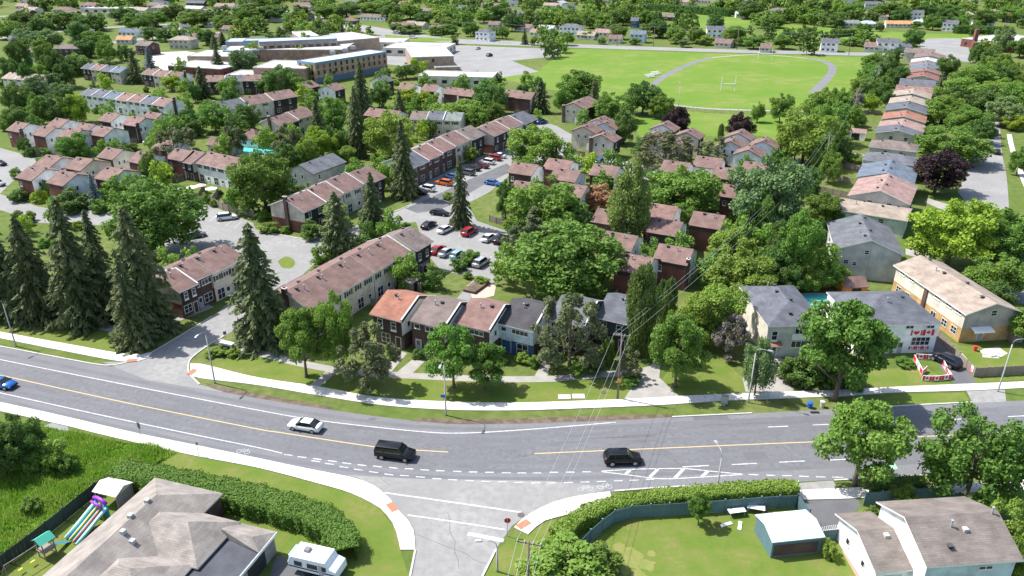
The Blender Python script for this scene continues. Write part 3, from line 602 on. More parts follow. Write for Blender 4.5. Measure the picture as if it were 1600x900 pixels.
# --- front row of six
FR = house_root('townhouse_row', 'front townhouse row of six units with orange, brown, rose, charcoal and grey roofs', 'townhouses', corner((578.7,490), 5.5))
specs = [((578.7,490),(631,503),'red','brown','bbrown','brown'), ((641,500),(691,512),'taupe','bbrown','bbrown','band'), ((710,504),(760,516),'rose','bbrown','bbrown','band'), ((777,504),(830,515),'dark','lblue','navy','band'), ((856,498),(906,509),'grey','grey','bbrown','band'), ((930,495),(981,505),'slate','slate','bbrown','brown')]
frl = ['orange-red shingle roof', 'mottled brown shingle roof', 'rose-red shingle roof', 'smooth charcoal roof', 'grey shingle roof', 'blue-grey shingle roof']
for k, (a, b_, rf, up, lo, st) in enumerate(specs):
    P = corner(a, 5.5); W = 6.3 if k not in (0, 5) else 6.0
    b = Block(FR, P, AZN, W, 10.2, 5.5, 7.6, rf, (up,'beige','white' if k < 4 else 'beige','cream'), (lo,'bbrown','bbrown','cream'), gl=.0 if k else .2, gr=.12, jut=.4 if st == 'brown' or k == 3 else 0, fas=fgrey if k < 3 else white, vents=1, flue=1)
    b.roof['label'] = frl[k]
    if k < 5: b.parapet(W-.02, fgrey, .28, .3, black)  # grey party-wall fin, its sides black: their shade is put into the colour
    W = b.x1-b.x0
    if st == 'brown': b.win('f', .9, 3.35, 1.0, 1.5, 'tall'); b.win('f', 3.5, 3.4, 1.0, 1.4, 'tall'); b.win('f', 1.2, .55, 1.7, 1.7, 'grid'); b.win('f', 3.9, 0, 1.1, 2.1, 'redoor')
    elif k == 3:
        b.win('f', .5, 4.1, 1.0, .8); b.win('f', 2.4, 4.05, 2.9, .85); b.win('f', .4, .25, 1.7, 2.2, 'bdoor'); b.win('f', 3.1, .35, 2.0, 2.0, 'grid')
    else: b.win('f', .5, 4.1, 1.1, .85); b.win('f', 2.6, 4.1, 2.5, .85); b.win('f', .6, 0, 1.1, 2.2, 'door'); b.win('f', 2.9, .4, 2.0, 1.9, 'grid')
    b.win('r', 1.5, 3.6, .8, 1.0); b.win('b', 1.2, 3.8, 1.0, 1.0); b.win('b', 3.7, 3.8, 1.2, 1.0); b.win('b', 2, .1, 1.8, 2.1, 'grid', 'patio_door')
# --- staggered blocks: brick front, pale gable to the right
def stag(label, items, z=5.4, Hr=7.3, W=6.3, D=8.5, group=None, front='red', gable='white', chim=()):
    P0 = corner(items[0][0], z); root = house_root('townhouse_cluster', label, 'townhouses', P0, group)
    for k, it in enumerate(items):
        px, az = it[0], it[1]; rf = it[2] if len(it) > 2 else 'brown'; fr = it[3] if len(it) > 3 else front; gb = it[4] if len(it) > 4 else gable; dz = .05*(k % 3)
        P = corner(px, z+dz)
        if az == 'N':
            b = Block(root, P, AZN, W, D, z+dz, Hr+dz, rf, (fr if fr != 'red' else 'bbrown', gb, gb, 'cream'), (fr,gb,gb,'cream'), rf=.45, fas=fdark, vents=2, split=4.3 if fr == 'red' else 2.7)
            b.win('f', .7, 3.3, .75, 1.1, 'tall') if k % 3 == 0 else None
            b.win('r', 1.4, 3.4, .7, 1.1); b.win('r', 3.0, 3.4, .7, 1.1); b.win('r', 5.4, .1, 1.6, 2.0, 'grid', 'patio_door')
            if k in chim: b.chimney('r', .6, 5.6, m='bbrown')
            if k % 2: yard(b, 1.2, 5.6, 3.4)
        else:       # gable towards the viewer's left, eave on the right
            fw = it[3] if len(it) > 3 and it[3] else 'dark'
            b = Block(root, P, AZE, W, D, z+dz, Hr+dz, rf, (fw,gb,'white','bbrown'), ('bbrown' if fw == 'dark' else fw,gb,'white','bbrown'), fas=fdark, vents=2)
            b.win('l', 2.0, 3.5, .7, 1.1); b.win('l', 4.3, 3.5, .7, 1.1); b.win('f', 1.8, 3.4, .8, 1.25, 'tall')
            if k in chim: b.chimney('l', .8, 5.4, m='bbrown')
            if gb == 'ltan': b.win('l', 5.2, .0, 2.4, 2.1, 'garage')
    return root
stag('staggered brick-fronted townhouses with chimney at the corner between tall cedar and big maple', [((1020.8,405),'N'), ((957,420),'N'), ((937,384),'N'), ((1010,361.7),'N','brown','dark'), ((1076.7,351),'N'), ((924,346),'N','brown','bbrown')], chim=(0,))
stag('staggered townhouses half hidden around the leaf-heavy tree and tall poplar', [((1124,306),'N'), ((1111,276.7),'N'), ((1005,337),'N','rose'), ((1158,268),'N')])
stag('low brown-roofed townhouses facing the parking court beside the rust-coloured tree', [((793,269),'N','brown','brown'), ((858,279),'N'), ((848,263),'N','rose'), ((920,272.5),'N'), ((795,300),'N'), ((865,303),'N')], W=6.8)
stag('pair of flat-faced brown-roofed townhouses near the brown pines', [((1031,266),'N','brown','bbrown'), ((1082.5,259),'N','brown','white')], W=6.8)
stag('white-gabled townhouse cluster below the purple tree by the green field', [((1174,220),'E'), ((1214,233),'E'), ((1192,247),'E'), ((1163,233),'E')], gable='white', D=8.2)
stag('townhouse cluster with cream gables among brown pines below the field fence', [((1054,206),'E','brown','','white'), ((1093,218),'E','brown','','cream'), ((1076,234),'E','brown','','cream'), ((1040,221),'E','brown','','cream')], D=8.2)
stag('townhouse pair with white garage doors and tan gables beside the parking court', [((931,209),'E','brown','','ltan'), ((960,222.5),'E','brown','','ltan'), ((952,197.5),'E','brown','','white'), ((963,203),'E','brown','','white')], D=8.4, chim=(1,))
stag('townhouse with brick base and tall central chimney at the edge of the green field', [((915,171),'E','brown','','ltan')], W=14, D=9.4, chim=(0,))
bl2 = dict(front='red', gable='white')
stag('near-left cluster of brick and white-gabled townhouses above the blue spruce', [((24,277),'N'), ((52,258),'N'), ((72,285),'N'), ((100,262),'N','brown','red','beige'), ((146,278),'N')], **bl2, D=9.5)
stag('brown-roofed townhouse cluster by the leaning fence behind the round conical tree', [((151,245),'N','brown','red','cream'), ((199,252),'N'), ((236,232),'N','brown','red','white'), ((259,247),'N')], **bl2)
r, bl = terrace('white-walled townhouse row with dark shuttered windows and fenced patios', (278,251), (348,276), 5.2, AZN-5, 9.5, 7.2, [('brown','brown',0,0),('brown','white',1.2,.1),('brown','white',1.2,.1),('brown','white',1.2,.1)], par='none')
stag('left-edge cluster of brick and white-gabled townhouses behind the pavement', [((9,203),'N'), ((49,210),'N'), ((72,197),'N'), ((90,213),'N'), ((112,205),'N'), ((140,210),'N')], **bl2, D=9, chim=(0,))
stag('white-gabled townhouses with rusty roof patch and dark chimney by the shaded car court', [((152,188),'N','brown','dark'), ((190,194),'N','rose','dark'), ((217,187),'N')], D=9.5, chim=(1,))
terrace('long mixed-roof townhouse row of rose, slate and brown units at far left', (125,148), (285,158), 5.2, -27.5, 9, 7.0, [('grey','white',0,.2),('slate','white',0,.1),('blue','white',.2,0),('rose','white',0,0),('brown','white',.2,.1),('slate','white',.1,0),('rose','white',0,0)], endr='bbrown', Lfix=46)
terrace('brown-roofed white-ended townhouse row behind the light green small trees', (220,116), (286,121), 5.2, -27.5, 9, 7.0, [('brown','brown',0,.2),('brown','cream',0,.1),('brown','band',.2,0)], endr='bbrown', Lfix=22)
terrace('small three-unit townhouse row with slate and brown roofs among top-left trees', (126,107), (180,108), 5.2, -27.5, 9, 7.0, [('slate','brown',0,.2),('brown','cream',0,.1),('slate','band',.2,0),('blue','cream',.2,.1)], Lfix=26)
terrace('brown and slate townhouse row in front of the brick school wing', (318,128), (405,122), 5.2, 0, 9, 7.0, [('brown','brown',0,.2),('slate','cream',.4,.3),('brown','brown',0,.5)], Lfix=24)
terrace('slate and brown townhouse row with dark mansard end above the pool house', (348,172), (430,147), 5.2, 50, 10, 7.2, [('slate','cream',0,0),('brown','cream',0,.2),('brown','brown',-.4,.4)], endl='bbrown')
terrace('white-ended brown-roofed townhouse row with dark brick chimney by the pool', (438,196), (476,178), 5.2, AZE, 9, 7.2, [('brown','brown',0,0),('brown','cream',.6,.2)], endl='bbrown')
stag('two cream-gabled townhouses below the orange brick school block', [((484,138),'E','brown','','cream'), ((524,142),'E','brown','','white')], D=9)
stag('white gabled grey-roofed house beside the tall spruce and school', [((602,129),'E','slate','','white')], D=8)
stag('brick-fronted townhouses with white gable below the low cream school building', [((657,141),'N'), ((692,146),'N','brown','bbrown'), ((715,149),'N','brown','bbrown'), ((620,139),'N'), ((785,150),'N','brown','bbrown'), ((805,153),'N','brown','band' if 0 else 'bbrown')])
stag('brown-roofed townhouse pair hidden behind bright lime tree', [((568,180),'N'), ((592,183),'N')])
stag('grey-roofed pale townhouse half hidden behind the round tree near the pool', [((490,272),'E','grey','grey','grey')], W=13, D=9)
terrace('tan-roofed townhouse row with tall end chimney at the left edge', (2,122), (62,128), 5, -22, 9, 6.8, [('tan','cream',0,0),('tan','cream',.3,.1),('taupe','cream',.6,.1)], endr='bbrown', Lfix=24)
# pool house
PH = house_root('pool_house', 'small cream pool house with peaked brown roof beside the turquoise pool', 'pool house', corner((312,222), 2.8))
b = Block(PH, corner((322,226), 2.8), -20, 9, 6, 2.8, 4.6, 'brown', ('cream',), split=0, vents=0, flue=0, fas=fdark); b.win('f', 1, .8, 1, 1); b.win('r', 2, .1, 1, 2, 'door')
b = Block(PH, corner((372,216), 2.8), -20, 7, 6, 2.8, 5.4, 'brown', ('cream',), split=0, hip=True, ridge='x', vents=1, flue=0, fas=fdark); b.win('f', 1, .9, 1.6, 1); b.win('f', 4, .9, 1.2, 1)
# --- detached houses on the right-hand street, gables to the viewer
def detached(label, PL, z, az, W, D, Hr, roof, up='beige', lo=None, ridge='y', hip=None, wins=True, vents=4, name='house', fas=None, group=None, rf=.5, cat='house'):
    P = corner(PL, z); root = house_root(name, label, cat, P, group)
    b = Block(root, P, az, W, D, z, Hr, roof, (up,)*4 if isinstance(up, str) else up, None if lo is None else ((lo,)*4 if isinstance(lo, str) else lo), ridge=ridge, hip=hip, vents=vents, fas=fas, split=2.6 if lo and z > 3.5 else 0, rf=rf)
    if wins:
        b.win('f', W*.3, z-1.7, 1.2, 1.1, 'grid'); b.win('f', W*.62, z-1.7, 1.2, 1.1, 'grid')
        for f in (.15, .45, .75): b.win('r', D*f, z-1.7, 1.2, 1.1, 'grid'); b.win('l', D*f, z-1.7, 1.2, 1.1, 'grid')
        if z > 4.5: b.win('f', W*.45, .8, 1.3, 1.1, 'grid'); b.win('r', D*.5, 0, 1, 2.1, 'door')
    return root, b
r, b = detached('grey-shingled house with pale sided gable and downpipe behind the back-yard shrubs', (1306,388), 6, -15, 12, 15, 8.4, 'grey', 'grey', 'grey', wins=False)
b.win('f', 5.0, 5.2, .9, .9, 'grid'); b.win('f', 1.6, 2.9, 1.0, .9, 'grid'); b.win('f', 3.2, 2.7, .9, .8, 'grid'); b.win('l', 4, 3.4, 1.2, 1.2)
mbp = MB(); mbp.box(b.W*.52,b.W*.52+.12,b.y0-.1,b.y0,0.1,7.6,fgrey); mbp.obj('downpipe', r, T=b.T)
detached('tan flat-topped bungalow roof between the grey and the salmon roofed houses', (1300,326), 4.4, -31, 15.5, 9.5, 5.6, 'tan', 'green', ridge='x', fas=white)
detached('salmon-red roofed house with grey gable next to the dark purple tree', (1326,304), 5.6, -31, 13, 15, 7.8, 'pink', 'grey', 'bbrown')
detached('light grey roofed house beside the dark purple tree', (1339,275), 5.4, -29, 13, 13, 7.3, 'blue', 'white', 'grey')
col = [((1347,249),13.5,9,'grey','blue-grey hip-roofed house with dark valley line', 'x'), ((1357,229),12.8,9,'taupe','brown plain-roofed house above the blue-grey hipped one','x'), ((1367,207),13,9,'slate','slate-roofed house below the pink-roofed one','y'), ((1372,199),13,10,'pink','pale pink-roofed house above the slate one','y'),
  ((1378,185),13,10,'red','terracotta-red roofed house above the pale pink one','y'), ((1383,171.5),13,11,'slate','dark blue-grey roofed house above the terracotta one','y'), ((1388.6,161),13,11,'tan','sand-coloured roofed house, lower of the sandy pair','y'), ((1394.5,149.5),13,11,'tan','sand-coloured roofed house, upper of the sandy pair','y'),
  ((1399,141.5),13,10,'rose','dull red roofed house above the sandy pair','x'), ((1405,131),13,11,'slate','nearly black roofed house above the dull red one','x'), ((1417,121.5),12,11,'bright','bright red roofed house in the long column','y'), ((1421,113),12.5,11,'brown','brown-roofed house above the bright red one','y'),
  ((1422,107.5),13,11,'blue','light grey roofed house above the brown one','y'), ((1421,102),13,10,'taupe','taupe-roofed house between the grey and the white roofs','y'), ((1423,97),14,11,'pale','near-white roofed house high in the column','y'), ((1428,89.5),14,14,'brown','broad brown-roofed house near the column end','y'), ((1413,81),14,12,'taupe','last brown-roofed house of the column by the grey lot','x')]
for P, W, D, rf, lb, rd in col: detached(lb, P, 5.0, -28, W, D, 6.5, rf, 'beige', ridge=rd, vents=2, hip=True if 'hip' in lb else None, group='houses in the long right-hand column')
# hip-roofed house and flag house by the main road
r, b = detached('pale two-storey house with dark hipped shingle roof behind the thin street lamp', (1200,510), 5.6, 2, 9.6, 15, 8.2, 'slate', ('grey','cream','grey','grey'), ('grey','cream','grey','grey'), hip=.42, ridge='y', wins=False)
b.win('f', .7, 3.0, .95, 1.6, 'tall'); b.win('f', 4.3, 4.0, 1.5, 1.1); b.win('f', 5.9, 4.0, 1.5, 1.1); b.win('f', 4.0, 1.6, 3.2, 1.2); b.win('f', .9, 0, 1.0, 2.1, 'door')
mbp = MB(); mbp.box(4.2,7.4,b.y0-.06,b.y0-.002,2.95,3.95,white); mbp.obj('white_panel', r, T=b.T)
mbp = MB(); mbp.poly([(.5,b.y0-.9,2.35),(2.6,b.y0-.9,2.35),(2.6,b.y0,2.75),(.5,b.y0,2.75)], RM('red')); mbp.box(.5,2.6,b.y0-.9,b.y0-.84,2.22,2.35,white); mbp.obj('porch_roof', r, T=b.T)
P = corner((1401,505), 5.4); P = Vector((54.2, 106.6, 0))
FH = house_root('house', 'grey hip-roofed house decorated with red and white flag banners', 'house', P)
b = Block(FH, P, 2, 13.4, 12.4, 5.3, 7.7, 'slate', ('white',)*4, ('white',)*4, hip=.38, ridge='x', vents=2, split=2.7)
for at, w in ((7.6,1.3), (10.9,1.3)): b.win('f', at, 4.4, w, .6)
b.win('f', 9.0, 1.4, 3.0, 1.5, 'grid'); b.win('f', 6.9, 0, 1.0, 2.1, 'door'); b.win('f', 2.5, 3.6, 1.8, 1.3); b.win('f', 2.5, .8, 1.8, 1.4); b.win('r', 2, 3.6, 1, 1)
flagred = mat('flag_red', (.62,.03,.04), .7); flagwhite = mat('flag_white', (.8,.78,.76), .7)
LEAF = [(0,1),(.12,.72),(.3,.82),(.26,.35),(.5,.55),(.56,.4),(.86,.46),(.76,.2),(.88,.1),(.5,-.25),(.55,-.45),(.08,-.38),(.1,-.85)]
LEAF = LEAF+[(-x, y) for x, y in reversed(LEAF[1:])]
def flag_panel(mb, x0, x1, z0, z1, y=0):
    w = x1-x0; mb.box(x0,x1,y-.02,y,z0,z1,flagwhite); mb.box(x0,x0+w*.25,y-.03,y-.02,z0,z1,flagred); mb.box(x1-w*.25,x1,y-.03,y-.02,z0,z1,flagred)
    s = min(w*.24, (z1-z0)*.42); cx, cz = (x0+x1)/2, (z0+z1)/2
    mb.poly([(cx+px*s, y-.034, cz+pz*s) for px, pz in LEAF], flagred)
mbp = MB(); yb = b.y0-.02
mbp.box(8.8,10.7,yb-.03,yb,3.15,4.2,flagwhite)
hs = [(.42*math.sin(t)**3*1.15, .42*(13*math.cos(t)-5*math.cos(2*t)-2*math.cos(3*t)-math.cos(4*t))/16) for t in [k*math.pi/14 for k in range(28)]]
mbp.poly([(9.75+x, yb-.034, 3.68+z) for x, z in hs], flagred); mbp.box(8.85,9.1,yb-.036,yb-.03,3.2,4.15,flagred); mbp.box(10.42,10.66,yb-.036,yb-.03,3.2,4.15,flagred)
tag(mbp.obj('flag_banner', None, (P.x, P.y, 0), T=Matrix.Rotation(R(2), 4, 'Z')), 'white banner with red heart and bars on the decorated house wall', 'banner')
mbp = MB(); flag_panel(mbp, 10.75, 12.6, 3.15, 4.2, yb)
tag(mbp.obj('flag_banner', None, (P.x, P.y, 0), T=Matrix.Rotation(R(2), 4, 'Z')), 'red and white maple leaf flag on the house wall beside the heart banner', 'flag')
for k in range(3):
    mbp = MB(); flag_panel(mbp, 9.0+k*1.1, 10.05+k*1.1, .72, 1.28, yb-.08)
    tag(mbp.obj('flag', None, (P.x, P.y, 0), T=Matrix.Rotation(R(2), 4, 'Z')), 'small maple leaf flag hung below the big window of the decorated house', 'flag', 'flags under the house window')
# semi-detached yellow brick house
r, b = detached('long yellow-brick and cream duplex with tan shingle roof and rear door awning', (1509.9,490), 5.5, 7, 9.4, 20, 7.2, 'tan', ('taupe','cream','taupe','taupe'), ('yellow',)*4, wins=False, vents=4)
b.win('f', 4.4, 4.6, 1.1, 1.1, 'grid'); b.win('f', 3.0, .3, 1.1, 2.1, 'door')
for f in (1.2, 4.0, 11.5, 14.5, 17): b.win('l', f, 4.55, 1.5, .5); b.win('l', f, .9 if f != 11.5 else .2, 1.4, 1.3 if f != 11.5 else 2.0, 'grid')
mbp = MB(); mbp.poly([(1.6,b.y0-1.3,2.45),(5.2,b.y0-1.3,2.45),(5.2,b.y0,2.75),(1.6,b.y0,2.75)], white); mbp.box(1.6,5.2,b.y0-1.3,b.y0-1.25,2.25,2.45,white); mbp.obj('awning', r, T=b.T)
mbp = MB()
for k in range(6): mbp.box(8.9+.3*k,9.2+.3*k,b.y0-1.2,b.y0,0,1.4-.22*k,woodf)
for s_ in (0, 1.15):
    mbp.box(8.9,10.7,b.y0-1.2+s_,b.y0-1.14+s_,1.5,1.58,white)
    for k in range(7): mbp.box(8.92+.27*k,8.97+.27*k,b.y0-1.2+s_,b.y0-1.15+s_,.1,1.5,white)
mbp.obj('back_stairs', r, T=b.T)
mbp = MB(); mbp.box(-.02,.06,10,10.9,0,5.2,WM('bbrown')); mbp.obj('party_wall', r, T=b.T)
# --- houses this side of the road
r, b = detached('white two-part house with weathered brown gable roofs in the lower right yard', (1450,884), 5.6, 5, 9.6, 9.2, 7.6, 'weath', ('lblue','white','white','white'), None, ridge='x', wins=False, vents=0)
b.win('f', 5.4, 4.3, 1.5, .5); b.win('f', 1.6, 1, 2, 1.3); b.win('l', 3, 3.6, .7, .6)
mbv = MB(); mbv.box(-.25,.25,-.25,.25,-.2,.25,fgrey); vm = mbv.mesh('box_vent'); b.on_roof('box_vent', vm, 5.4, 3.0); b.on_roof('flue_pipe', stack_mesh(), 9.0, 4.4); b.on_roof('roof_vent', vent_mesh(), 3, 1.5)
b2 = Block(r, corner((1370,892.5), 3.2), 5, 3.9, 8.4, 3.2, 4.7, 'weath', ('white',)*4, split=0, vents=0, flue=0, gr=.0)
b2.win('l', 2, 1.2, .7, .9); b2.win('l', 5.2, 1.2, .7, .9); b2.win('f', .9, .1, 1.9, 2.1, 'grid', 'patio_door'); b2.on_roof('box_vent', vm, 2.6, 3.4)
BL = Vector((-41.9, 72.5, 0)); A = -17.5
rr = house_root('house', 'large hip-roofed house with beige-grey shingles and box vents in lower left yard', 'house', BL)
a = R(A); ux = Vector((math.cos(a), math.sin(a), 0)); uy = Vector((-math.sin(a), math.cos(a), 0))
roofmat('stone', (.30,.265,.235)); 
o1 = BL-uy*26; b1 = Block(rr, o1, A, 9.4, 26, 3.0, 5.4, 'stone', ('bbrown',)*4, split=0, hip=.5, ridge='y', vents=0, flue=0, fas=fgrey)
o2 = BL+ux*3.5-uy*10.5; b2 = Block(rr, o2, A, 10.6, 7.1, 2.98, 5.2, 'stone', ('bbrown',)*4, split=0, hip=.6, ridge='x', vents=0, flue=0, fas=fgrey)
for f in (1.0, 2.8, 4.6): b2.win('r', f, 1.5, 1.4, .9)
o4 = BL+ux*4-uy*18; b4 = Block(rr, o4, A, 9.4, 8, 2.94, 5.0, 'stone', ('bbrown',)*4, split=0, hip=.5, ridge='x', vents=0, flue=0, fas=fgrey)
Tg = Matrix.Translation(Vector((0,0,0))) @ Matrix.Rotation(a, 4, 'Z'); stn = bricky('stone_veneer', (.36,.35,.33), (.25,.245,.24), (.2,.2,.2), 1, .5, .22, .02)
mb = MB(); mb.box(13.6,18.3,-14,-3.6,0,2.5,stn); mb.obj('garage_wall', rr, T=Tg)
mb = MB(); mb.box(13.4,18.45,-14.2,-5.4,2.5,2.62,RM('slate')); mb.obj('garage_flat_roof', rr, T=Tg)
mb = MB(); mb.poly([(13.4,-3.3,2.75),(18.6,-3.3,2.75),(17.2,-5.6,3.7),(13.4,-5.6,3.7)], RM('stone')); mb.poly([(18.6,-3.3,2.75),(18.6,-6.6,2.75),(17.2,-5.6,3.7)], RM('stone')); mb.poly([(18.6,-6.6,2.75),(13.4,-5.62,2.62),(13.4,-5.6,3.7),(17.2,-5.6,3.7)], RM('stone')); mb.box(13.4,18.6,-3.36,-3.3,2.55,2.75,white); mb.box(18.54,18.6,-14,-3.36,2.45,2.78,white); mb.obj('garage_hip', rr, T=Tg)
for yy in (-8.6, -12.6):
    q = Tg @ Vector((18.3, yy, .03)); ob('garage_door', win_mesh(3.2, 2.1, 'gdark'), rr, q, a+math.pi/2)
for x, y in ((4.5,-5.8), (4.5,-8.3), (5.3,-10.3), (6.6,-10.6)): b1.on_roof('box_vent', vm, x, 26+y, .12)
b2.on_roof('roof_vent', vent_mesh(), 3.4, 1.2)
# ------------------------------------------------------------ school and far buildings
flatm = mat('flat_roof', (.47,.46,.44), .9, .05, .06, (.40,.39,.37), .8, nscale2=.4, ncol2=(.36,.35,.33))
blue_t = mat('blue_trim', (.14,.26,.36), .6)
school = house_root('school', 'sprawling brick school with white flat roofs and blue-trimmed blocks', 'school', corner((488,113), 8))
def flat(root, P, az, W, D, H, wall, par='white', trim=None, rows=(), win_w=1.3, win_h=1.6, sides='fr', name='wing_wall', z0=0):
    a = R(az); T = Matrix.Translation(Vector((P[0], P[1], 0))-root.location) @ Matrix.Rotation(a, 4, 'Z')
    mb = MB(); mb.box(0,W,0,D,z0,H,wall); wl = mb.obj(name, root, T=T)
    mb = MB(); mb.box(.3,W-.3,.3,D-.3,H,H+.05,flatm); mb.obj('flat_roof', root, T=T)
    mb = MB(); tm = trim or concrete
    for q in ((-.06,W+.06,-.06,.3),(-.06,W+.06,D-.3,D+.06),(-.06,.3,.3,D-.3),(W-.3,W+.06,.3,D-.3)): mb.box(*q, H-.7 if trim else H-.1, H+.28, tm)
    mb.obj('parapet', root, T=T)
    for (z, gap) in rows:
        for sd in sides:
            L = W if sd == 'f' else D; n = max(1, int(L/gap))
            for k in range(n):
                at = (k+.5)*L/n-win_w/2; p, rz = ((at, 0, z), 0) if sd == 'f' else ((W, at, z), math.pi/2) if sd == 'r' else ((0, D-at, z), -math.pi/2)
                ob('window', win_mesh(win_w, win_h, 'b'), wl, T @ Vector(p), a+rz)
    return wl, T
Ps = corner((488,121), 0)
zq = 9.0
A0 = corner((491.5,99), zq); L0 = length((491.5,99), (597,80.5), zq)
wl, T = flat(school, A0, 53.4, L0, 12, zq, WM('orange'), trim=blue_t, rows=((1.0,3.2),(3.9,3.2),(6.5,3.2)), win_w=1.1, win_h=1.7, sides='fl')
mb = MB(); mb.box(-.0,L0,-.12,-.01,0,2.6,mat('blue_panel', (.12,.17,.23), .6)); mb.obj('ground_floor_band', school, T=T)
zq = 7; flat(school, corner((395,106), zq), -8, 24, 22, zq, WM('pink'), rows=((4.2,9),), sides='f')
flat(school, corner((455,111), 6.0), 30, 17, 10, 6.0, WM('pink'))
flat(school, corner((405,78), 6), 0, 44, 40, 6, WM('pink'))
flat(school, corner((405,66), 9.5), 20, 40, 14, 9.5, WM('tbrick'), trim=blue_t, rows=((2,4),(6,4)), win_w=2.4, win_h=1.4)
flat(school, corner((470,58), 9.5), 25, 10, 26, 9.6, WM('pink'), trim=concrete)
flat(school, corner((500,67), 7.5), 38, 36, 34, 7.5, WM('tbrick'))
flat(school, corner((348,80), 5.5), 8, 30, 30, 5.5, WM('tbrick'), trim=blue_t, rows=((1.5,5),))
flat(school, corner((352,66), 7.5), 8, 20, 16, 7.5, WM('tbrick'), trim=blue_t)
flat(school, corner((380,64), 8.5), 8, 9, 9, 8.4, MATS['blue_trim'], trim=blue_t)
flat(school, corner((262,103), 4.5), -20, 30, 18, 4.5, WM('red'), rows=((1.2,6),))
flat(school, corner((292,88), 5), -5, 26, 22, 5.0, WM('tbrick'), rows=((1.5,8),))
flat(school, corner((350,119), 4), -8, 26, 16, 4.0, WM('pink'), rows=((1.2,6),))
for u, v in ((408,72), (540,84), (520,88), (552,80), (350,70)):   # rooftop units
    p = corner((u, v), 8); mb = MB(); mb.box(-1.2,1.2,-1,1,0,1.3,metal); mb.box(-.9,.9,-.7,.7,1.3,1.6,fgrey); o = mb.obj('rooftop_unit', school, (p.x-school.location.x, p.y-school.location.y, 6.05 if u < 420 else 9.04))
r = house_root('school_annex', 'low cream annex with long white roof below the tan brick hall', 'school', corner((643,128), 0)); flat(r, corner((653,119), 4.2), -8, 33, 15, 4.2, WM('cream'), rows=((1.4,4.2),), win_w=2.2, win_h=1.4)
r = house_root('school_hall', 'tan brick hall with shallow white roof beside the school lot', 'school hall', corner((645,106), 0)); flat(r, corner((644,90), 7), 12, 20, 40, 7, WM('tbrick'), rows=((4.6,14),)); flat(r, corner((680,106), 3), 12, 12, 3, 3, WM('tbrick'))
r = house_root('school_annex', 'long low white-roofed classroom annex with square windows behind the orange brick block', 'school', corner((598,85), 0)); flat(r, corner((598,75), 4), -12, 34, 26, 4, WM('cream'), rows=((1.4,6),), win_w=3, win_h=1.6)
r = house_root('school_annex', 'small pale portable annex between lots near the far road', 'school', corner((545,70), 0)); flat(r, corner((548,66), 4), -5, 30, 20, 4, WM('cream'), rows=((1.4,6),), win_w=3, win_h=1.6)
r = house_root('far_school', 'low brick building with chimney beside the grey lot beyond the column', 'building', corner((1500,64), 0)); flat(r, corner((1503,60), 4.5), -60, 30, 44, 4.5, WM('red'), rows=((1.2,6),)); flat(r, corner((1522,66), 4), -25, 55, 22, 4, WM('red')); 
p = corner((1523,64), 4.5); mb = MB(); mb.box(-1,1,-1,1,0,11,WM('red')); mb.obj('chimney', r, (p.x-r.location.x, p.y-r.location.y, 0))
r = house_root('low_block', 'long beige low block among the trees at top left', 'building', corner((128,14), 4)); flat(r, corner((128,13), 4), -8, 40, 16, 4, WM('beige'), rows=((1.2,7),), win_w=3)
# far detached houses: (left px of eave, width px, roof, wall, storeys)
FAR = [((210,70),28,'taupe','bbrown',2),((262,62),38,'tan','beige',2),((300,58),40,'brown','cream',1),((205,35),36,'tan','cream',1),((183,50),34,'blue','white',1),((180,62),24,'orange','cream',1),((260,48),26,'tan','white',1),((235,12),30,'tan','beige',1),((320,30),24,'orange','beige',1),((345,45),36,'brown','beige',1),((370,32),30,'tan','cream',1),((20,38),40,'pink','cream',1),((80,76),50,'taupe','bbrown',2),((40,80),24,'taupe','grey',2),
 ((493,35),34,'brown','bbrown',1),((533,32),24,'brown','bbrown',1),((562,26),44,'taupe','white',1),((605,20),22,'brown','beige',1),((475,18),20,'tan','white',1),((430,45),30,'weath','beige',1),((380,26),26,'brown','beige',1),((650,16),28,'taupe','grey',2),((700,12),34,'grey','white',1),((610,40),36,'brown','cream',1),((632,38),34,'tan','cream',1),((672,44),22,'brown','grey',1),((742,50),26,'slate','white',2),((762,38),18,'brown','grey',1),((780,18),24,'brown','cream',1),
 ((803,42),26,'rose','cream',1),((827,50),18,'pink','cream',1),((839,44),26,'pale','white',1),((873,42),36,'grey','white',2),((900,54),30,'tan','cream',1),((928,50),34,'pink','cream',1),((984,53),24,'blue','lblue',2),((950,60),20,'brown','cream',1),((1105,46),28,'slate','white',2),((1104,34),22,'slate','lblue',2),((1116,66),26,'brown','beige',1),((1188,74),16,'brown','beige',1),((985,32),12,'slate','navy',2),
 ((1283,66),26,'slate','white',2),((1350,72),26,'brown','grey',1),((1371,66),32,'slate','white',2),((1403,72),20,'slate','grey',1),((1308,36),34,'green','cream',1),((1344,37),28,'pale','white',1),((1385,37),40,'orange','cream',1),((1425,34),22,'pale','white',1),((1473,36),22,'slate','white',2),((1525,36),28,'pale','white',1),((1422,20),20,'slate','white',2),((1497,22),24,'tan','beige',2),((1485,28),20,'brown','bbrown',1),((1575,24),26,'bright','bbrown',2),((1200,16),34,'taupe','cream',1),((1311,4),30,'slate','grey',2),((1352,6),22,'slate','grey',2),((1590,62),24,'slate','beige',1),((1050,2),26,'pink','cream',1),((1090,1),34,'brown','cream',1),((1155,0),20,'rose','beige',1),((940,1),22,'brown','beige',1),((1150,22),18,'pale','white',1)]
FL = {'1':'bungalow', '2':'two-storey house'}
cw = {'taupe':'taupe','tan':'sandy','brown':'brown','blue':'blue-grey','orange':'orange','pink':'pink','weath':'weathered','grey':'grey','slate':'slate','rose':'rose','pale':'near-white','green':'greenish','bright':'bright red'}
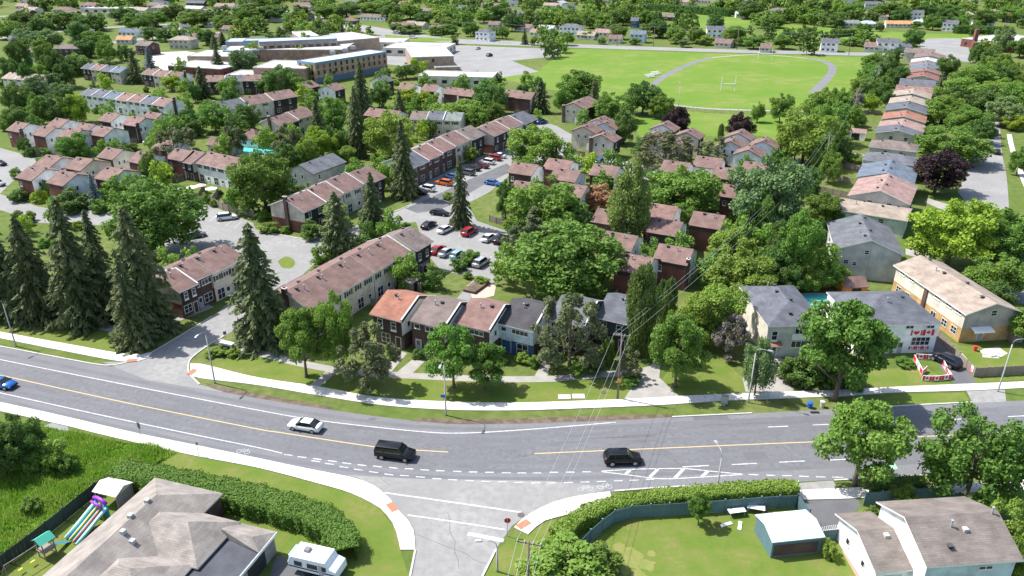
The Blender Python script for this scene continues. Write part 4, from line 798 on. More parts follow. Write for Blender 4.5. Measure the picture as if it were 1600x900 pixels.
ww = {'bbrown':'dark brick','beige':'beige','cream':'cream','white':'white','grey':'grey','lblue':'pale blue','navy':'navy'}
for (P, wp, rf, wl_, st) in FAR:
    z = 2.8 if st == 1 else 5.2; p = G(P[0], P[1], z); W = wp*mpp(p); 
    r = house_root('far_house', f'{cw[rf]}-roofed {ww[wl_]} {FL[str(st)]} among the far trees', 'house', p, 'far houses among the trees')
    b = Block(r, p, random.choice((-19,-19,-8,-28)) if P[0] > 500 else random.choice((-10,0,-25)), W, 8.5, z, z+1.9, rf, (wl_,)*4, ridge='x', split=0, vents=1, flue=0, hip=True if random.random() < .3 and W > 10 else None)
    n = max(2, int(W/3))
    for k in range(n): b.win('f', .6+k*(W-1.6)/n, z-1.7, 1.4, 1.2)
    if st == 2:
        for k in range(n): b.win('f', .6+k*(W-1.6)/n, .8, 1.5, 1.2)
    b.win('r', 3, z-1.7, 1.2, 1.1)
rn = random.Random(3); nf = 0
for k in range(70):                         # rows of bungalows along the top left streets
    u = rn.uniform(-10, 470); row = rn.choice((0, 1, 2, 3)); v = (62-.085*u, 50-.075*u, 30-.035*u, 16-.02*u)[row]+rn.uniform(-1.5, 1.5); p = G(u, v, 3)
    if any(inpoly(p.x, p.y, q) for q in PAVED) or any((p.x-x)**2+(p.y-y)**2 < 21**2 for x, y, _ in ROOTS): continue
    rf = rn.choice(['brown','taupe','tan','weath','grey','slate','pink']); wl_ = rn.choice(('cream','white','beige','bbrown','grey')); st = 1 if rn.random() < .7 else 2; z = 2.9 if st == 1 else 5.2
    r = house_root('far_house', f'{cw[rf]}-roofed {ww[wl_]} {FL[str(st)]} on a top left street', 'house', p, 'houses along the top left streets')
    b = Block(r, p, rn.choice((-12,-5,-20)), rn.uniform(13, 19), 9.5, z, z+2.1, rf, (wl_,)*4, split=0, vents=1, flue=0, hip=True if rn.random() < .3 else None)
    for q in (1.5, 5, 9): b.win('f', q, z-1.7, 1.8, 1.2)
    b.win('r', 3, z-1.7, 1.4, 1.1)
for k in range(120):                         # roofs glimpsed in the far wood
    u = rn.uniform(-20, 1620); v = rn.uniform(-18, 26); p = G(u, v, 3); rf = rn.choice(['brown','tan','grey','slate','pink','taupe','pale'])
    if p.y > 1050 or any(inpoly(p.x, p.y, q) for q in PAVED) or any((p.x-x)**2+(p.y-y)**2 < 22**2 for x, y, _ in ROOTS): continue
    r = house_root('far_house', f'distant {cw[rf]}-roofed bungalow glimpsed through the far wood', 'house', p, 'bungalows in the far wood')
    b = Block(r, p, rn.choice((-19,-8,-28,62)), rn.uniform(12, 18), 9, 3, 5, rf, (rn.choice(('cream','white','beige','bbrown')),)*4, split=0, vents=0, flue=0)
    b.win('f', 2, 1, 2, 1.2); b.win('f', 7, 1, 2, 1.2)
# ------------------------------------------------------------ trees
def leafmat(k, c, c2, tr=.3): return mat('leaves_'+k, c, .7, .15, 1.4, c2, .8, spec=.3, trans=tr)
leafmat('d', (.138,.245,.038), (.185,.295,.052), .38); leafmat('l', (.19,.30,.044), (.235,.335,.06), .38); leafmat('y', (.25,.36,.03), (.30,.39,.045), .34); leafmat('k', (.095,.178,.036), (.125,.21,.044), .34)
leafmat('s', (.115,.145,.055), (.15,.17,.066), .26); leafmat('b', (.15,.20,.19), (.19,.24,.23), .18); leafmat('p', (.14,.165,.07), (.18,.195,.09), .28); leafmat('c', (.125,.205,.045), (.165,.245,.055), .28)
leafmat('m', (.036,.02,.021), (.05,.027,.027), .22); leafmat('o', (.40,.20,.12), (.33,.18,.12), .25); leafmat('g', (.22,.30,.07), (.26,.335,.095), .34); leafmat('w', (.165,.25,.085), (.21,.295,.12), .34); leafmat('x', (.21,.19,.165), (.175,.16,.14), .18)
bark = mat('bark', (.11,.085,.065), .95, .15, 2, (.16,.13,.1), .8)
def quads_from(C_, N, size, asp=1.0, rg=rng, roll=None):
    """leaf quads at centres C_, normals N"""
    n = len(C_); N = N/np.maximum(1e-6, np.linalg.norm(N, axis=1, keepdims=True))
    a = rg.normal(size=(n, 3)) if roll is None else roll; a = a-N*(a*N).sum(1, keepdims=True); a /= np.maximum(1e-6, np.linalg.norm(a, axis=1, keepdims=True)); b = np.cross(N, a)
    s = size[:, None]; A = a*s*asp; B = b*s
    V = np.stack([C_-A, C_-B*.8+A*.1, C_+A, C_+B*.8+A*.1], 1).reshape(-1, 3)
    return V, np.arange(4*n).reshape(n, 4)
def crown(seed, n=13000, lobes=46, zc=.57, rz=.46, shell=(.42,1.0), lr=(.06,.165), leaf=(.009,.0235), prof=None, asp=1.25, core=.10, low=.13, gap=.22):
    rg = np.random.default_rng(seed); Cs = []; Ns = []; L = []
    ax = rg.uniform(.82, 1.0, 2)
    for i in range(lobes):
        for _ in range(50):
            d = rg.normal(size=3); d /= np.linalg.norm(d); rr = rg.uniform(*shell); p = d*rr
            if d[2] < -.85: continue
            if all(np.linalg.norm(p-q) > gap for q, _q in L) or _ > 30: break
        L.append((p, rg.uniform(*lr)*2))
    L.append((np.array([0,0,-.05]), .55))
    wts = np.array([l[1]**2 for l in L]); wts[-1] *= core; wts /= wts.sum()
    for (p, r), wt in zip(L, wts):
        m = max(8, int(n*wt)); d = rg.normal(size=(m, 3)); d /= np.linalg.norm(d, axis=1, keepdims=True)
        d[:, 2] = np.where((d[:, 2] < -.3) & (rg.random(m) < .45), -d[:, 2], d[:, 2])
        rad = r*(rg.uniform(.25, 1.15, m)**.55)[:, None]; sq = rg.uniform(.65, 1.0)
        Cs.append(p+d*rad*np.array([1,1,sq])); Ns.append(d*.55+rg.normal(size=(m, 3))*.6+np.array([0,0,.3]))
    Cc = np.concatenate(Cs); N = np.concatenate(Ns)
    if prof is not None:
        f = prof(np.clip((Cc[:, 2]+1)/2, 0, 1))[:, None]; Cc[:, :2] *= f
    Cc = Cc*np.array([.5*ax[0],.5*ax[1],rz])+np.array([0,0,zc]); sz = rg.uniform(*leaf, len(Cc))
    mx = np.percentile(np.abs(Cc[:, :2]).max(1), 99)*2; Cc[:, :2] /= mx
    bot, top = np.percentile(Cc[:, 2], (.5, 99.7)); Cc[:, 2] = low+(Cc[:, 2]-bot)*(1-low)/(top-bot); Cc[:, 2] = np.maximum(Cc[:, 2], .01)
    return quads_from(Cc, N, sz, asp, rg)
def spruce(seed, levels=27, nb=12, droop=.25, thin=1.0):
    rg = np.random.default_rng(seed); Cs = []; Ns = []; Rl = []
    for i in range(levels):
        z = .05+.93*(i/(levels-1))**1.0; rad = .5*((1-z)**.68*.98+.02)
        k = max(4, int(nb*(.45+.55*(1-z))*thin)); ph = rg.uniform(0, 6.28)
        for j in range(k):
            t = ph+6.283*j/k+rg.normal()*.12; r = rad*rg.uniform(.5, 1.15); dirv = np.array([math.cos(t), math.sin(t), 0]); sidev = np.array([-dirv[1], dirv[0], 0])
            ns = max(3, int(15*r/.5)+2)
            for q in range(ns):
                f = (q+.6)/ns; base = dirv*r*f+np.array([0,0,z-droop*.16*f*f*(r/.5)-.012*f+.03*max(0, f-.75)*(r/.5)])
                wdt = (.075*(1-f)+.022)*(r/.5*.6+.4)
                for sgn in (-1, 0, 1):
                    Cs.append(base+sidev*sgn*wdt*rg.uniform(.4, 1)+np.array([0,0,-abs(sgn)*.006+rg.normal()*.004])); Ns.append(np.array([0,0,1.])+dirv*.25+sidev*sgn*.5+rg.normal(size=3)*.3); Rl.append(dirv*.8+sidev*sgn*.7)
    Cc = np.array(Cs); N = np.array(Ns); sz = rg.uniform(.012, .029, len(Cc))
    return quads_from(Cc, N, sz, 1.9, rg, np.array(Rl)+rg.normal(size=Cc.shape)*.2)
CR = {}
def addc(kind, lm, fn, seeds):
    CR[kind] = []
    base = kind
    for s in seeds: V, F = fn(s); CR[kind].append(npmesh('crown', V, F, MATS['leaves_'+lm]))
dec = lambda s: crown(s, 13000, 40+s % 3*10, low=.10+.03*(s % 3))
VF = {s: dec(s) for s in range(1, 8)}
for k in ('d', 'l', 'y', 'k', 'w', 'm', 'o'):
    CR[k] = [npmesh('crown', *VF[s], MATS['leaves_'+k]) for s in ((1,2,3,4,5,6,7) if k == 'd' else (1,3,5,6,7) if k in 'lk' else (2,4))]
VS = [spruce(11, 25, 13, .5), spruce(12, 22, 13, .7), spruce(13, 27, 12, .35), spruce(15, 21, 12, .6)]
CR['s'] = [npmesh('crown', *v, MATS['leaves_s']) for v in VS]; CR['b'] = [npmesh('crown', *spruce(14, 20, 12, .1), MATS['leaves_b'])]
pin = lambda s: crown(s, 7000, 34, shell=(.4,1.0), lr=(.06,.11), leaf=(.008,.018), asp=2.4, core=.15, low=.12, prof=lambda t: 1.1-.4*t)
VP = [pin(21), pin(22), pin(23)]
CR['p'] = [npmesh('crown', *v, MATS['leaves_p']) for v in VP]; CR['x'] = [npmesh('crown', *v, MATS['leaves_x']) for v in VP[:1]]
colm = lambda s: crown(s, 14000, 80, shell=(.5,.95), lr=(.09,.15), leaf=(.011,.022), prof=lambda t: .45+.6*np.sin(np.pi*np.clip(t*.8+.12, 0, 1)), low=.03)
VC = [colm(31), colm(32)]
CR['c'] = [npmesh('crown', *v, MATS['leaves_c']) for v in VC]; CR['g'] = [npmesh('crown', *v, MATS['leaves_g']) for v in VC]
shr = lambda s: crown(s, 4500, 30, leaf=(.02,.038), low=.0, lr=(.1,.18))
VB = [shr(41), shr(42)]
for k, m_ in (('bush', 'd'), ('bushl', 'l'), ('bushk', 'k'), ('bushy', 'y')): CR[k] = [npmesh('crown', *v, MATS['leaves_'+m_]) for v in VB]
def trunk_mesh(seed, conif=False):
    rd = random.Random(seed); mb = MB()
    if conif: mb.tube([(0,0,-.02),(0,0,.5),(0,0,.97)], [.018,.011,.002], bark, 7)
    else:
        mb.tube([(0,0,-.02),(.004,.003,.04),(.01,-.008,.22),(-.006,.008,.42),(.005,0,.72)], [.04,.03,.024,.018,.006], bark, 8)
        for k in range(7):
            t = k*2.4+rd.random(); z = .2+.05*k; l = rd.uniform(.22,.36); mb.tube([(0,0,z),(math.cos(t)*l*.5,math.sin(t)*l*.5,z+.10),(math.cos(t)*l,math.sin(t)*l,z+.24)], [.014,.009,.003], bark, 6)
    return mb.mesh('trunk', smooth=True)
TRD = [trunk_mesh(1), trunk_mesh(2)]; TRC = trunk_mesh(3, True); TRB = None
CR['t'] = [npmesh('crown', *crown(81+q, 13000, 44, low=.3, core=.08), MATS['leaves_d']) for q in range(3)]
KP = dict(t='mid-green leafy tree', d='mid-green leafy tree', l='light green leafy tree', y='yellow-green leafy tree', k='dark green dense tree', s='dark spruce', b='blue-grey spruce', p='brownish-green pine', c='narrow columnar cedar', m='dark purple-leaved tree', o='rust-orange dried tree', g='tall light green columnar tree', w='pale silvery-green tree', x='grey-brown sparse tree', bush='round green bush', bushl='light green bush', bushk='dark green bush', bushy='yellow-green bush')
KN = dict(s='spruce_tree', b='spruce_tree', p='pine_tree', c='cedar_tree')
NT = 0
def landmark(p, zone):
    d, lb = min(((x-p.x)**2+(y-p.y)**2, l) for x, y, l in ROOTS)
    for w in (' with ', ' beside ', ' behind ', ' among ', ' below ', ' facing ', ' at the ', ' of ', ' in the ', ' near ', ' next ', ' by ', ' above ', ' between ', ' high ', ' glimpsed ', ' around ', ' half ', ' and ', ', '):
        if w in lb: lb = lb.split(w)[0]
    side = 'beside' if d < 12**2 else 'near'
    return f'{side} the {lb}' if d < 45**2 and len(lb.split()) < 8 else zone
def size_word(H, bsh, W):
    if bsh: return 'low ' if H < 1.7 else 'tall ' if H > 3 else ''
    return ('tall ' if H >= 11.5 else 'small ' if H <= 6 else '')+('broad ' if W > .98*H else 'slim ' if W < .7*H else '')
def tree(u, vt, wpx, H, k, zone, label=None):
    """u,vt: pixel of the top; wpx: crown width in photo pixels; H: height in metres"""
    global NT
    NT += 1; rd = random.Random(NT*7+1); p = G(u, vt, H); W = wpx*mpp(p)
    p = Vector((p.x, p.y, 0)); bsh = k.startswith('bush')
    lab = label or f'{size_word(H, bsh, W)}{KP[k]} {landmark(p, zone)}'
    t = thing('bush' if bsh else KN.get(k, 'tree'), lab, 'bush' if bsh else 'tree', p, rd.uniform(0, 6.28), None if label else landmark(p, zone), (W, W, H))
    ob('crown', rd.choice(CR[k]), t); 
    if bsh or k in 'sbcg': ob('trunk', TRC, t)
    else:
        o = ob('trunk', rd.choice(TRD), t)
    return t
# individually described trees: (top u, top v, crown width px, height m, kind, label)
for a in [
 (-26,335,105,19,'s','spruce half cut by the left edge'), (143,380,76,14,'s','middle-sized spruce hidden among the row by the sidewalk'), (48,395,70,11,'s','short spruce standing before the left-hand spruces'),
 (20,337,106,19,'s','dark spruce at the left edge by the sidewalk'), (84,310,116,22.5,'s','tall dark spruce second along the sidewalk from the left road bend'), (130,326,60,15,'s','slim lighter spruce between two taller ones by the sidewalk'), (190,322,126,22,'s','broad tall spruce in front of the big round maple'), (182,402,88,15.5,'s','grey-green spruce closest to the entrance street corner'), (385,347,130,21,'s','lone broad spruce beside the entrance street and brick sign'),
 (232,283,146,16,'d','large round maple beside the left parking bays'), (403,236,96,15,'d','round green tree at the end of the white-walled row'), (139,270,30,9,'b','blue spruce in front of the white gable'),
 (230,238,34,10,'c','dense conical dark tree beside white gable with three windows'), (256,252,34,7,'p','small grey-green pine by the brick wall of the cluster'), (182,238,32,6,'k','round dark tree in front of the brown roofed cluster'),
 (520,298,82,15,'s','spruce with drooping boughs beside the lane island'), (577,268,58,14,'s','thin spruce before the middle of the four-unit row'), (625,186,58,20,'s','tall spruce between the two townhouse rows by the parking lane'), (717,241,46,17,'s','spruce standing by the dark asphalt lane'),
 (833,197,88,12,'l','round bright tree in the island at the lane head'), (790,282,32,9,'k','dense narrow tree by the small brick townhouse'), (857,278,122,13,'d','wide green tree before the parking court townhouses'), (846,327,84,8,'p','brownish pine behind the largest maple'), (887,352,184,14,'d','largest round maple behind the front townhouse row'), (815,352,66,8,'p','thin brown pine beside the lot behind the largest maple'),
 (990,252,78,18.7,'g','tall light green poplar-like tree among the staggered townhouses'), (940,290,54,7,'o','rust-orange dried tree beside the tall light poplar'), (1072,262,110,12,'d','spreading green tree among the staggered townhouses'), (1068,318,44,6,'d','small green tree under the spreading one'),
 (1208,248,120,18,'w','large silvery-green tree beside the park path'), (1256,330,70,15,'d','tall green tree beside the alley utility pole'), (1150,357,74,9,'l','light green tree beside the brick chimney townhouse'), (1163,393,112,10,'l','broad light green tree behind the hip-roofed house'), (1215,380,62,9,'k','dark green tree at the back of the grey-shingled house'),
 (1152,490,62,8,'x','grey-brown half-dead tree beside the pale hip-roofed house'), (1067,491,90,12.1,'t','round deep green tree beside the walkway and tall cedar'), (1100,458,74,9,'l','light tree behind the round deep green one'), (1130,446,92,10,'l','light green tree behind the hip-roofed house chimney pipe'),
 (1008,413,54,16,'c','tallest column cedar beside the slate end unit'), (1050,434,26,9,'c','thin column cedar by the brick chimney'), (1037,437,24,8,'c','thin column cedar next to the tallest cedar'),
 (893,466,112,12.2,'p','dark brown-green pine in front of the grey unit'), (985,546,46,5,'p','small crooked pine beside the crossarm utility pole'), (517,457,64,13.2,'l','upright bright maple left of the orange roof'), (465,483,78,11.4,'t','round maple beside the walkway to the sidewalk'), (567,506,98,10.5,'p','grey-green pine on the front lawn before the orange roof'), (705,508,84,10.4,'t','leafy maple before the rose-roofed unit'), (757,540,70,7.3,'t','low round maple before the charcoal roof unit'),
 (1336,479,142,15,'t','wide street tree in front of the flag house'), (1192,530,52,9.3,'w','thin multi-stem tree by the street lamp'), (1362,637,134,11.2,'t','spreading street tree by the green bike patch'), (1487,694,60,6,'t','small street tree right of the green bike patch'), (1548,646,150,12.5,'d','big bright tree beside the lower right house'), (1600,790,90,9,'l','light tree beside the lower right house gable'), (1097,771,36,4.5,'t','little young tree inside the teal fence'),
 (14,652,74,7.5,'k','dark thicket tree at the left edge beside the wild grass'), (-14,668,80,7,'k','shaded thicket tree half out of view'),
 (1505,315,128,14,'y','bright lime tree beside the right-hand street'), (1590,330,110,11,'d','green street tree on the right-hand street bend'), (1570,400,90,8,'d','lower green tree above the long duplex'), (1477,233,84,11.5,'m','big dark purple tree beside the light grey roof'), (1496,200,112,10,'d','wide tree behind the big dark purple one'),
 (1043,208,96,11,'p','wide brown pine between townhouse clusters below the field'), (1120,215,54,9,'p','brown pine between white and cream gables'), (1059,167,46,9,'m','purple tree beside the field fence, behind cream gables'), (1160,178,48,9,'m','purple tree beside the field fence, behind white gables'), (1128,193,11,6,'c','tiny dark cedar beside the purple field tree'),
 (605,175,80,14,'l','large light tree behind the spruce by the row'), (712,158,86,9,'l','broad flat light tree behind the mixed row'), (907,110,66,13,'d','tall green tree at the corner of the field'), (845,121,40,13,'s','spruce at the corner of the field'), (1007,127,58,12,'k','weeping dark tree on the lower lawn'), (272,200,70,11,'p','spreading pine behind the white-walled row'), (360,190,40,10,'p','pine before the pool house'), (495,198,52,10,'y','lime tree by the pool garden'), (447,196,54,10,'p','pine beside the pool')]: tree(*a[:5], '', a[5])
Z = {}
Z['standing among the townhouses'] = [(108,210,52,9,'d'),(33,214,24,5,'k'),(310,103,38,13,'s'),(265,116,30,7,'y'),(335,68,30,14,'s'),(375,76,44,12,'w'),(435,102,52,13,'k'),(468,120,36,9,'d'),(509,105,28,6,'k'),(330,160,54,10,'d'),(383,160,46,10,'k'),(491,151,44,16,'s'),(560,94,46,21,'s'),(551,134,48,21,'s'),(515,152,52,12,'d'),(590,131,32,9,'k'),(642,139,62,8,'y'),(622,139,38,14,'s'),(530,203,32,8,'d'),(770,159,38,8,'d'),(765,126,56,12,'k'),(602,105,20,5,'l'),(634,99,36,7,'k'),(203,76,36,15,'s'),(229,73,26,12,'b'),(340,230,26,6,'l'),(445,222,46,9,'k'),(478,214,36,9,'l'),(540,228,30,5,'l'),(590,255,26,4,'l'),(465,205,36,7,'k'),(735,228,24,5,'l'),(250,145,30,8,'l'),(190,145,26,6,'k'),(290,168,40,8,'k'),(355,140,30,7,'k'),(240,165,20,5,'k'),(422,206,28,5,'l'),(410,120,26,7,'d'),(300,185,26,6,'k'),(670,185,24,6,'d'),(300,128,24,8,'k')]
Z['in the back yards and lower lawn'] = [(880,138,32,9,'d'),(930,121,28,12,'s'),(960,146,70,10,'d'),(1035,146,40,9,'d'),(978,171,40,11,'k'),(817,131,22,6,'k'),(1187,160,22,7,'l'),(1224,147,36,10,'d'),(1285,139,58,12,'d'),(1317,138,38,10,'l'),(1267,170,92,16,'l'),(1300,160,62,13,'d'),(1240,255,50,12,'k'),(1290,300,56,8,'d'),(1270,260,40,8,'k'),(1365,147,28,7,'y'),(1250,190,50,12,'d'),(1232,345,50,12,'k'),(1195,300,60,12,'d'),(1310,330,24,4,'l'),(1345,175,26,5,'d'),(1340,240,30,4,'l'),(1262,405,70,6,'l'),(1300,410,60,5,'l'),(1232,415,50,6,'k'),(1180,425,60,7,'l')]
Z['along the right-hand street'] = [(1523,168,58,9,'d'),(1502,160,48,9,'d'),(1575,152,54,10,'w'),(1512,121,78,12,'d'),(1485,146,62,11,'d'),(1572,122,58,10,'l'),(1530,99,72,13,'d'),(1485,86,38,12,'k'),(1568,84,48,12,'d'),(1574,40,32,14,'w'),(1532,67,30,10,'k'),(1553,71,32,10,'k'),(1476,112,32,11,'s'),(1595,100,40,12,'d'),(1590,180,40,5,'y'),(1600,230,30,8,'d'),(1545,135,60,11,'k'),(1500,135,50,10,'k'),(1597,130,50,12,'d'),(1560,100,50,12,'k'),(1600,60,40,10,'k'),(1590,355,80,9,'d'),(1560,440,60,6,'k'),(1605,480,60,6,'d'),(1460,195,36,7,'d'),(1540,185,46,8,'k'),(1432,412,20,4,'k')]
Z['along the alley of utility poles'] = [(1383,80,32,9,'d'),(1366,83,36,9,'d'),(1362,100,42,10,'d'),(1394,89,32,10,'k'),(1402,104,28,9,'k'),(1385,117,26,8,'d'),(1342,142,26,8,'x'),(1311,139,46,10,'d'),(1411,102,24,9,'k'),(1350,118,36,9,'d'),(1372,125,30,8,'k'),(1390,140,24,7,'k'),(1335,165,30,8,'d'),(1310,190,40,10,'d'),(1320,215,40,8,'k'),(1302,235,36,9,'d'),(1290,205,40,11,'l'),(1380,95,30,9,'k'),(1400,75,24,8,'k')]
Z['near the far road beyond the field'] = [(852,40,16,9,'s'),(820,45,16,9,'s'),(836,57,16,5,'d'),(865,45,22,7,'d'),(887,49,24,8,'d'),(967,38,30,9,'d'),(922,48,28,5,'d'),(940,58,16,4,'w'),(992,59,18,4,'d'),(1030,31,36,11,'k'),(1057,41,32,10,'d'),(1070,14,32,13,'k'),(1090,41,30,10,'d'),(1102,54,30,6,'l'),(1070,60,20,5,'w'),(1150,40,42,11,'d'),(1180,54,36,8,'d'),(975,12,26,12,'d'),(1012,15,30,11,'d'),(930,16,40,12,'d'),(1175,0,44,14,'k'),(1192,30,26,6,'d'),(1225,54,32,8,'d'),(1260,40,36,11,'k'),(1210,23,34,9,'l'),(1277,14,46,10,'d'),(1335,3,40,13,'d'),(1395,2,54,13,'d'),(1344,35,14,5,'d'),(1356,37,20,5,'d'),(1376,35,14,6,'k'),(1431,44,34,12,'k'),(1335,58,32,5,'d'),(1405,33,18,4,'d'),(1462,23,32,10,'d'),(1505,24,28,10,'d'),(1435,33,18,5,'d'),(1490,8,40,12,'k'),(1545,15,40,12,'k'),(1580,8,40,12,'d'),(1450,5,30,11,'k'),(1310,20,30,10,'k'),(1410,15,30,9,'k'),(1530,40,24,7,'k'),(1120,20,30,12,'k'),(620,36,24,6,'k'),(640,38,40,6,'k'),(680,40,24,6,'d'),(700,38,34,6,'d'),(735,34,26,9,'d'),(772,42,18,7,'d'),(785,40,20,8,'d'),(756,14,34,10,'l'),(690,10,40,11,'l'),(715,14,34,11,'d'),(660,18,30,9,'k'),(800,20,30,12,'k'),(830,14,30,12,'d'),(870,10,36,12,'d'),(895,20,36,12,'d'),(780,8,36,12,'k'),(533,34,18,11,'s'),(515,44,12,5,'k'),(460,30,24,8,'d'),(470,8,38,11,'k'),(505,6,36,11,'d'),(540,4,44,12,'k'),(580,2,50,12,'d'),(610,6,40,12,'k'),(640,4,40,12,'d'),(528,64,60,4,'l')]
Z['at the top left of the neighbourhood'] = [(22,60,34,16,'k'),(42,44,44,12,'w'),(62,62,38,13,'d'),(78,76,36,16,'k'),(95,94,34,12,'k'),(60,97,34,11,'l'),(108,88,36,9,'k'),(30,18,36,12,'k'),(95,16,52,12,'d'),(118,34,38,12,'k'),(148,48,44,12,'d'),(160,60,32,12,'d'),(118,84,44,9,'d'),(75,113,40,8,'k'),(20,128,46,12,'k'),(110,148,48,10,'y'),(85,146,44,11,'k'),(55,146,44,11,'d'),(20,165,40,9,'k'),(140,20,40,12,'k'),(190,10,44,12,'k'),(212,20,44,11,'d'),(240,16,40,11,'l'),(165,90,36,9,'k'),(192,70,30,8,'k'),(235,42,30,8,'k'),(255,44,30,8,'k'),(330,12,50,12,'k'),(300,14,50,12,'d'),(390,6,56,13,'d'),(425,10,40,11,'k'),(345,22,36,10,'d'),(320,46,30,9,'k'),(360,26,36,9,'k'),(375,13,30,11,'d'),(10,90,30,12,'k'),(35,95,26,12,'k'),(130,60,34,10,'k'),(270,6,40,12,'k'),(5,30,40,12,'d'),(60,25,36,12,'k'),(75,45,40,11,'w'),(50,120,40,12,'w'),(95,128,34,8,'w'),(332,53,20,10,'s'),(345,48,18,9,'s'),(455,30,26,9,'l')]
for zone, l in Z.items():
    for a in l: tree(*a, zone)
for zone, l in {'beside the townhouse walls': [(25,296,30,3,'bushk'),(58,296,26,3.2,'bushy'),(104,298,54,5,'bushk'),(152,311,30,3.4,'bush'),(68,281,11,5,'c'),(69,231,17,2.4,'bush'),(45,229,20,3,'bushk'),(490,258,40,4,'bushl'),(470,322,30,3,'bush'),(486,345,40,4,'bushk'),(320,302,16,2.5,'bush'),(332,312,12,1.8,'bushl'),(735,392,34,2.6,'bush'),(715,405,26,2.4,'bushk'),(752,432,24,1.5,'bushl'),(22,262,18,3,'bush'),(700,300,16,2,'bushl'),(800,352,20,2.2,'bushk'),(410,330,24,2,'bushl'),(420,348,30,2.2,'bush')],
                'in the front gardens': [(816,552,24,1.6,'bushl'),(834,556,22,1.8,'bush'),(905,566,30,2,'bushl'),(925,562,34,2.2,'bushk'),(950,527,24,4.4,'bushl'),(785,555,20,1.4,'bushk'),(655,545,22,1.6,'bushk'),(612,548,18,1.5,'bushk'),(1240,560,44,4,'bushk'),(1268,556,60,4.6,'bushk'),(1300,566,50,4,'bushk'),(1330,570,50,3.4,'bushk'),(330,545,26,1.2,'bushl'),(345,541,32,1.3,'bush'),(362,545,22,1.2,'bushl'),(1415,560,30,1.2,'bush'),(985,588,30,1.4,'bush')],
                'inside the lower yards': [(1300,846,26,2.2,'bushl'),(1352,796,12,1.0,'bushy'),(1365,791,14,1.1,'bushl'),(890,856,120,3.4,'bushl'),(850,872,80,2.6,'bushl'),(936,864,70,2.8,'bush'),(1415,763,44,2.4,'bushl'),(1330,842,10,1,'bushl')],
                'beside the wild grass strip': [(75,688,54,4,'bushl'),(55,706,40,3,'bush'),(100,712,30,2.5,'bush'),(45,780,30,1.8,'bush')]}.items():
    for a in l: tree(*a, zone)
# filler shrubs and small trees between the buildings
def blocked(x, y, m=1.0):
    if any(inpoly(x, y, P) for P in PAVED): return True
    for b in BLOCKS:
        d = Vector((x, y, 0))-b.o; u, v = d.dot(b.ux), d.dot(b.uy)
        if -m < u < b.W+m and -m < v < b.D+m: return True
    return False
rn = random.Random(11); cnt = 0; FILL = []
while cnt < 300:
    u, v = rn.uniform(0, 1290), rn.uniform(112, 470)
    if rn.random() > (470-v)/360+.25: continue
    big = rn.random() < .52; H = rn.uniform(4.5, 9) if big else rn.uniform(1.2, 2.8); p = G(u, v)
    if blocked(p.x, p.y, 1.6 if big else .8) or (u > 960 and v < 240) or (p.y < 118): continue
    cnt += 1; q = (p.y*math.cos(PITCH)-(H-CAMH)*math.sin(PITCH)); top_v = 450-FPX*(p.y*math.sin(PITCH)+(H-CAMH)*math.cos(PITCH))/q; top_u = 800+FPX*p.x/q
    wpx = H*(rn.uniform(.7, 1.0) if big else rn.uniform(1.0, 1.5))*FPX/q
    if big: FILL.append((p.x, p.y, H, H*rn.uniform(.75, 1.05))); continue
    tree(top_u, top_v, wpx, H, rn.choice(('bush','bushk','bushl','bush','bushy')), 'between the townhouses')
# the many lesser trees between the buildings, beyond the 300 told apart singly
protos = [crown(90+s, 1500, 24, leaf=(.022,.045), lr=(.09,.18), low=.04)[0] for s in range(4)]; VA = []; MI = []; rgf = np.random.default_rng(17)
for x, y, H, Wd in FILL:
    V = protos[rgf.integers(4)]; t = rgf.uniform(0, 6.28); c, s_ = math.cos(t), math.sin(t)
    VA.append(np.stack([(V[:, 0]*c-V[:, 1]*s_)*Wd+x, (V[:, 0]*s_+V[:, 1]*c)*Wd+y, V[:, 2]*H], 1)); MI.append(np.full(len(V)//4, rgf.choice(4, p=(.45,.2,.25,.1))))
V = np.concatenate(VA); me = npmesh('small_trees', V, np.arange(len(V)).reshape(-1, 4), MATS['leaves_d'])
for k in 'lky': me.materials.append(MATS['leaves_'+k])
me.polygons.foreach_set('material_index', np.concatenate(MI).astype(np.int32)); o = ob('small_trees', me); o['kind'] = 'stuff'; o['label'] = 'lesser leafy trees filling the yards between the townhouses'; o['category'] = 'trees'
